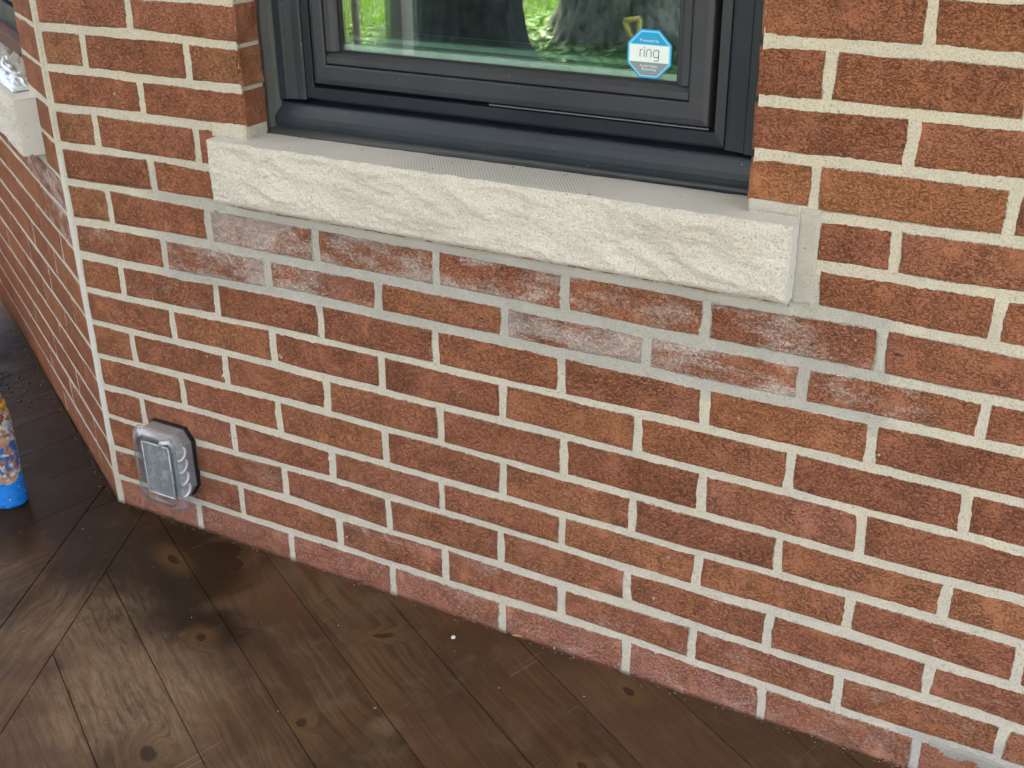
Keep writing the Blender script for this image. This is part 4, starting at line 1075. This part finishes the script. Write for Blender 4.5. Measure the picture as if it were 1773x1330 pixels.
# ------------------------------------------------------------------ foam can at the left edge
def mat_can():
    t = NT('smeared_can_print'); v = t.obj_coord(False)
    s = t.t.nodes.new('ShaderNodeSeparateXYZ'); t.set(s, '0', v); z = s.outputs[2]
    n1 = t.noise(v, 38, 4, 0.6, 0.6); n2 = t.noise(t.vmath('ADD', v, (3, 1, 2)), 55, 4, 0.65, 0.8); n3 = t.noise(t.vmath('ADD', v, (7, 5, 2)), 48, 4, 0.6, 1.0)
    c = t.mix(t.mr(n1, 0.42, 0.50), (0.16, 0.060, 0.030), (0.40, 0.20, 0.115))
    c = t.mix(t.math('MULTIPLY', t.mr(n2, 0.50, 0.54), t.mr(z, 0.05, 0.07)), c, (0.55, 0.55, 0.48))
    c = t.mix(t.math('MULTIPLY', t.mr(n3, 0.52, 0.56), t.mr(z, 0.19, 0.16)), c, (0.015, 0.11, 0.36))
    c = t.mix(t.math('MULTIPLY', t.mr(n1, 0.56, 0.6), t.mr(z, 0.14, 0.17)), c, (0.60, 0.55, 0.28))
    lo = t.math('ADD', z, t.math('MULTIPLY', t.math('SUBTRACT', n1, 0.5), 0.10))
    blue = t.mix(t.mr(n2, 0.6, 0.62), (0.005, 0.19, 0.62), (0.01, 0.10, 0.33))
    c = t.mix(t.mr(lo, 0.058, 0.066, 1, 0), c, blue)
    c = t.mix(t.mr(t.noise(v, 130, 3), 0.66, 0.70), c, (0.65, 0.62, 0.55))
    t.pbr(c, t.mr(n2, 0.3, 0.7, 0.25, 0.5), 0.0, t.bump(n1, 0.0012, 0.6))
    return t.m
can = tag(empty('spray_can', (-0.6255, -0.112, TOPZ + 0.001)), 'paint smeared aerosol foam can with bright blue base standing on the deck, left edge', 'can')
bm_obj('can_body', lathe_bm([(0.0295, 0.0), (0.0320, 0.001), (0.0328, 0.004), (0.0322, 0.006), (0.0322, 0.190), (0.0318, 0.196), (0.0270, 0.207), (0.0262, 0.211)], 48), mat_can(), can, smooth=True)
bm_obj('collar', lathe_bm([(0.0262, 0.2105), (0.0285, 0.212), (0.0288, 0.219), (0.0262, 0.2215), (0.022, 0.222)], 40), simple('orange_yellow_plastic', (0.62, 0.30, 0.03), 0.4), can, smooth=True)
bm_obj('cap', lathe_bm([(0.0238, 0.2215), (0.0242, 0.232), (0.022, 0.242), (0.014, 0.249), (0.004, 0.2505)], 40), simple('grubby_grey_cap', (0.30, 0.27, 0.26), 0.3), can, smooth=True)

# crumpled clear bag and water droplets beside the angled wall
BAG = simple('dark_grey_film', (0.085, 0.085, 0.09), 0.2, bumpd=0.006, bscale=14)
bm = bmesh.new(); bmesh.ops.create_icosphere(bm, subdivisions=5, radius=1)
for v in bm.verts:
    p = v.co.copy()
    r_ = 1 + 0.20 * noise.noise(p * 1.3) - 0.16 * abs(noise.noise(Vector((p.x * 3.4, p.y * 3.4, p.z * 1.2)))) - 0.05 * abs(noise.noise(Vector((p.x * 9, p.y * 9, p.z * 4))))
    v.co = Vector((p.x * 0.37 * r_, p.y * 0.26 * r_, max(0.001, 0.16 + p.z * 0.30 * r_)))
tag(bm_obj('plastic_bag', bm, BAG, None, (-1.60, 0.18, TOPZ + 0.001), smooth=True), 'crumpled grey plastic bag standing on the dark deck at the left edge', 'bag')
WATER = NT('water'); _p = WATER.pbr((0.03, 0.025, 0.02), 0.04, 0); WATER = WATER.m
bm = bmesh.new()
for i in range(150):
    a, r0 = random.uniform(0, 6.28), abs(random.gauss(0, 0.11))
    x, y = -1.12 + r0 * math.cos(a), 0.235 + r0 * 0.55 * math.sin(a)
    if (x - CORN.x) * -0.5 + y * -0.866 < 0.02: continue
    s = random.uniform(0.0015, 0.0055)
    m_ = Matrix.Translation((x, y, TOPZ + 0.0008)) @ Matrix.Diagonal((s, s * random.uniform(.7, 1.3), s * 0.45, 1))
    bmesh.ops.create_icosphere(bm, subdivisions=1, radius=1, matrix=m_)
tag(bm_obj('water_droplets', bm, WATER, smooth=True), kind='stuff')

# ------------------------------------------------------------------ the porch and the yard it looks on
CEIL = simple('added_ceiling_paint', (0.84, 0.78, 0.68), 0.7)
tag(box('added_ceiling', -2.5, 2.6, -2.8, 3.0, 2.62, 2.78, CEIL), kind='structure')  # unseen, added to keep sky and sun off the wall and bounce warm light
UP = simple('upper_wall_render', (0.30, 0.16, 0.11), 0.9, bumpd=0.002)
upw = tag(empty('house_wall', (0.7, 0.05, 1.79)), 'upper wall of the house above the brick courses', 'wall')
bm = bmesh.new(); box_bm(-0.43, 1.895, 0.003, 0.098, TOPROW * H + 0.001, 2.618, bm=bm)
bm_obj('wall_face', bm, UP, upw, (-0.7, -0.05, -1.79))
bm = bmesh.new(); box_bm(-LEN, -0.004, 0.003, 0.098, TOPROW * H + 0.001, 2.618, bm=bm)
o = bm_obj('wall_face', bm, UP, upw); o.matrix_world = Matrix.Translation(LW) @ Matrix.Rotation(R(-30), 4, 'Z'); o.parent = upw; o.matrix_parent_inverse = Matrix.Translation((-0.7, -0.05, -1.79))
POST = simple('grey_painted_post', (0.33, 0.33, 0.32), 0.55)
pp = tag(empty('porch_post', (-1.50, -2.46, TOPZ)), 'square grey porch post at the deck edge, mirrored in the window glass', 'post')
box('shaft', -0.04, 0.04, -0.04, 0.04, 0.0, 2.611, POST, pp, 0.004); box('base', -0.055, 0.055, -0.055, 0.055, 0.0, 0.10, POST, pp, 0.004)
PIPE = simple('pale_metal_pole', (0.62, 0.60, 0.60), 0.35, 0.2)
tag(bm_obj('metal_pole', tube_bm([(0, 0, 0), (0, 0, 2.611)], 0.016, 16), PIPE, None, (-1.905, -2.72, TOPZ), smooth=True), 'thin round pale metal pole left of the grey post in the reflection', 'pole')

def mat_lawn():
    t = NT('lawn_soil'); v = t.world()
    f = t.noise(v, 1.2, 4, 0.6); g = t.noise(v, 25, 4, 0.7)
    c = t.mix(t.mr(f, 0.35, 0.65), (0.080, 0.100, 0.045), (0.105, 0.125, 0.055)); c = t.mix(t.mr(g, 0.3, 0.6, 0.6, 0), c, (0.03, 0.07, 0.014))
    t.pbr(c, 0.9, 0, t.bump(g, 0.03)); return t.m
GZ = -0.5
PAVE = simple('added_pale_concrete', (0.42, 0.36, 0.28), 0.9, nscale=6, bumpd=0.002)
tag(box('added_path', -9, 9, -4.75, -2.96, GZ - 0.1, GZ + 0.03, PAVE), kind='structure')  # unseen pale slab, added to throw warm bounce light at the wall
vs = [(-70, -90, GZ), (70, -90, GZ), (70, 40, GZ), (-70, 40, GZ)]
tag(mesh_obj('ground', vs, [(0, 1, 2, 3)], mat_lawn()), kind='structure')
def mat_leaf(name, a, b):
    t = NT(name); oi = t.world(); f = t.noise(oi, 9, 2)
    c = t.mix(t.mr(f, 0.35, 0.65), a, b)
    p = t.n('BsdfPrincipled'); t.set(p, 'Base Color', c); p.inputs['Roughness'].default_value = 0.5
    tl = t.n('BsdfTranslucent'); t.set(tl, 'Color', t.mix(0.5, c, (0.16, 0.30, 0.03)))
    m = t.n('MixShader'); m.inputs[0].default_value = 0.35; t.t.links.new(p.outputs[0], m.inputs[1]); t.t.links.new(tl.outputs[0], m.inputs[2]); t.t.links.new(m.outputs[0], t.out.inputs[0])
    return t.m
GRASS = mat_leaf('grass_blade', (0.10, 0.22, 0.03), (0.20, 0.34, 0.05)); LEAF = mat_leaf('tree_leaf', (0.035, 0.085, 0.015), (0.07, 0.14, 0.025)); COVER = mat_leaf('ground_cover_leaf', (0.07, 0.17, 0.03), (0.15, 0.27, 0.07))
vs, fs = [], []
def blade(x, y, h, w, lean):
    a = random.uniform(0, 6.28); i = len(vs); lx, ly = math.cos(lean) * h * .35, math.sin(lean) * h * .35
    vs.extend([(x - w * math.cos(a), y - w * math.sin(a), GZ), (x + w * math.cos(a), y + w * math.sin(a), GZ), (x + lx * .4 + w * .6 * math.cos(a), y + ly * .4 + w * .6 * math.sin(a), GZ + h * .6), (x + lx, y + ly, GZ + h)])
    fs.extend([(i, i + 1, i + 2), (i, i + 2, i + 3)])
for _ in range(26000):
    dist = random.uniform(4.8, 13) ; az = R(random.uniform(-44, -15))
    blade(0.4 + dist * math.sin(az), 0.08 - dist * math.cos(az), random.uniform(.05, .12), random.uniform(.003, .006), random.uniform(0, 6.28))
tag(mesh_obj('grass', vs, fs, GRASS), kind='stuff')
def leaf_cloud(name, pts, size, mat, parent=None, loc=(0, 0, 0)):
    vs, fs = [], []
    for p in pts:
        s = size * random.uniform(.6, 1.3); a = random.uniform(0, 6.28); t_ = random.uniform(-.9, .9)
        u = Vector((math.cos(a), math.sin(a), t_ * .4)).normalized() * s; w = u.cross(Vector((random.uniform(-.6, .6), random.uniform(-.6, .6), 1))).normalized() * s * .55
        i = len(vs); p = Vector(p)
        vs.extend([p - u, p + w * .9, p + u + Vector((0, 0, -s * .25)), p - w * .9]); fs.append((i, i + 1, i + 2, i + 3))
    return mesh_obj(name, vs, fs, mat, parent, loc)
TREES = [((-3.30, -5.95), 0.42, 'dark trunked tree on the lawn, nearer of the two mirrored in the window', 5), ((-2.83, -7.75), 0.56, 'broad old tree with furrowed bark mirrored beside the blue sticker', 9)]
cov = []
for _ in range(3600):
    c_ = TREES[1][0] if random.random() < .6 else TREES[0][0]
    a = random.uniform(0, 6.28); d = random.uniform(.35, 1.5)
    cov.append((c_[0] + d * math.cos(a), c_[1] + d * math.sin(a), GZ + random.uniform(.02, .16)))
for _ in range(1500): cov.append((random.gauss(-4.2, .5), random.gauss(-5.6, .5), GZ + random.uniform(.02, .28)))
tag(leaf_cloud('ground_cover', cov, 0.05, COVER), kind='stuff')
def mat_bark():
    t = NT('bark'); v = t.obj_coord()
    r_ = t.noise(t.scale(v, (1, 1, 0.38)), 11, 5, 0.75, 0.8)
    c = t.mix(t.mr(r_, 0.35, 0.6), (0.07, 0.062, 0.048), (0.36, 0.33, 0.26)); c = t.mix(t.mr(t.noise(v, 3, 3), .5, .7, 0, .5), c, (0.07, 0.085, 0.045))
    t.pbr(c, 0.9, 0, t.bump(r_, 0.03)); return t.m
BARK = mat_bark(); BARK_D = simple('dark_bark', (0.045, 0.045, 0.038), 0.85, var=0.6, nscale=9, bumpd=0.02, bscale=20)  # second bark is darker, for the nearer tree
for (tx_, ty_), rad, lab, sd_ in TREES:
    tr = tag(empty('tree', (tx_, ty_, GZ)), lab, 'tree', 'trees on the lawn')
    vs, fs = [], []; NA, NZ = 180, 110; HT = 4.2
    for j in range(NZ + 1):
        z = HT * j / NZ
        for i in range(NA):
            a = 2 * math.pi * i / NA; dx, dy = math.cos(a), math.sin(a)
            fl = 1 + 0.55 * math.exp(-z / 0.28) * (1 + 0.5 * math.cos(5 * a + sd_)) - 0.05 * z
            rg = 1 - 0.09 * abs(noise.noise(Vector((dx * 7, dy * 7, z * 0.9 + sd_)))) - 0.08 * abs(noise.noise(Vector((dx * 16, dy * 16, z * 3)))) 
            r_ = rad * fl * rg; vs.append((dx * r_ + .05 * z * math.sin(sd_), dy * r_, z - 0.05))
    for j in range(NZ):
        for i in range(NA):
            a, b = j * NA + i, j * NA + (i + 1) % NA; fs.append((a, b, b + NA, a + NA))
    mesh_obj('trunk', vs, fs, BARK if sd_ == 9 else BARK_D, tr, smooth=True)
    bm = bmesh.new(); tips = []
    for k in range(7):
        a = 2 * math.pi * k / 7 + sd_; L_ = random.uniform(2.0, 3.2)
        p0 = Vector((0, 0, 3.3 + .1 * k)); p1 = p0 + Vector((math.cos(a) * L_ * .5, math.sin(a) * L_ * .5, 1.0)); p2 = p0 + Vector((math.cos(a) * L_, math.sin(a) * L_, random.uniform(1.4, 3)))
        tube_bm([p0, p1, p2], [rad * .4, rad * .25, rad * .08], 8, bm); tips += [p1, p2, (p1 + p2) / 2]
    bm_obj('limbs', bm, BARK if sd_ == 9 else BARK_D, tr, smooth=True)
    pts = []
    for tp in tips + [Vector((0, 0, 5.5)), Vector((.5, .5, 6.2)), Vector((-.6, 0, 6.0))]:
        for _ in range(330):
            d = Vector((random.gauss(0, 1), random.gauss(0, 1), random.gauss(0, .7))); d = d.normalized() * random.uniform(.3, 1.0) ** .5 * random.uniform(.7, 1.05)
            pts.append(tp + d)
    leaf_cloud('crown', pts, 0.10, LEAF, tr)
# garden shovel standing in the ground before the broad tree
YEL = simple('yellow_plastic_grip', (0.75, 0.55, 0.12), 0.45); STEEL = simple('worn_steel_blade', (0.25, 0.24, 0.22), 0.4, 0.8)
shv = tag(empty('shovel', (-2.20, -6.60, GZ)), 'shovel with a yellow D shaped grip standing in the ground before the broad tree', 'shovel')
d_ = Vector((-0.13, -0.10, 0.36)); e_ = Vector((0.92, -0.36, 0.14)).normalized()
bm_obj('shaft', tube_bm([Vector((0, 0, -.02)), d_ * .72], 0.016, 10), YEL, shv, smooth=True)
b0 = d_ * .70
bm = tube_bm([b0, b0 + d_ * .16 + e_ * .035, b0 + d_ * .42 + e_ * .055], .019, 8); tube_bm([b0, b0 + d_ * .16 - e_ * .035, b0 + d_ * .42 - e_ * .055], .019, 8, bm); tube_bm([b0 + d_ * .42 - e_ * .06, b0 + d_ * .42 + e_ * .06], .022, 8, bm)
bm_obj('grip', bm, YEL, shv, smooth=True)
bm_obj('blade', tube_bm([Vector((0, 0, -.12)), Vector((0, 0, .04))], [.07, .05], 10), STEEL, shv)
# side wall of the world is left open: the yard runs on as lawn
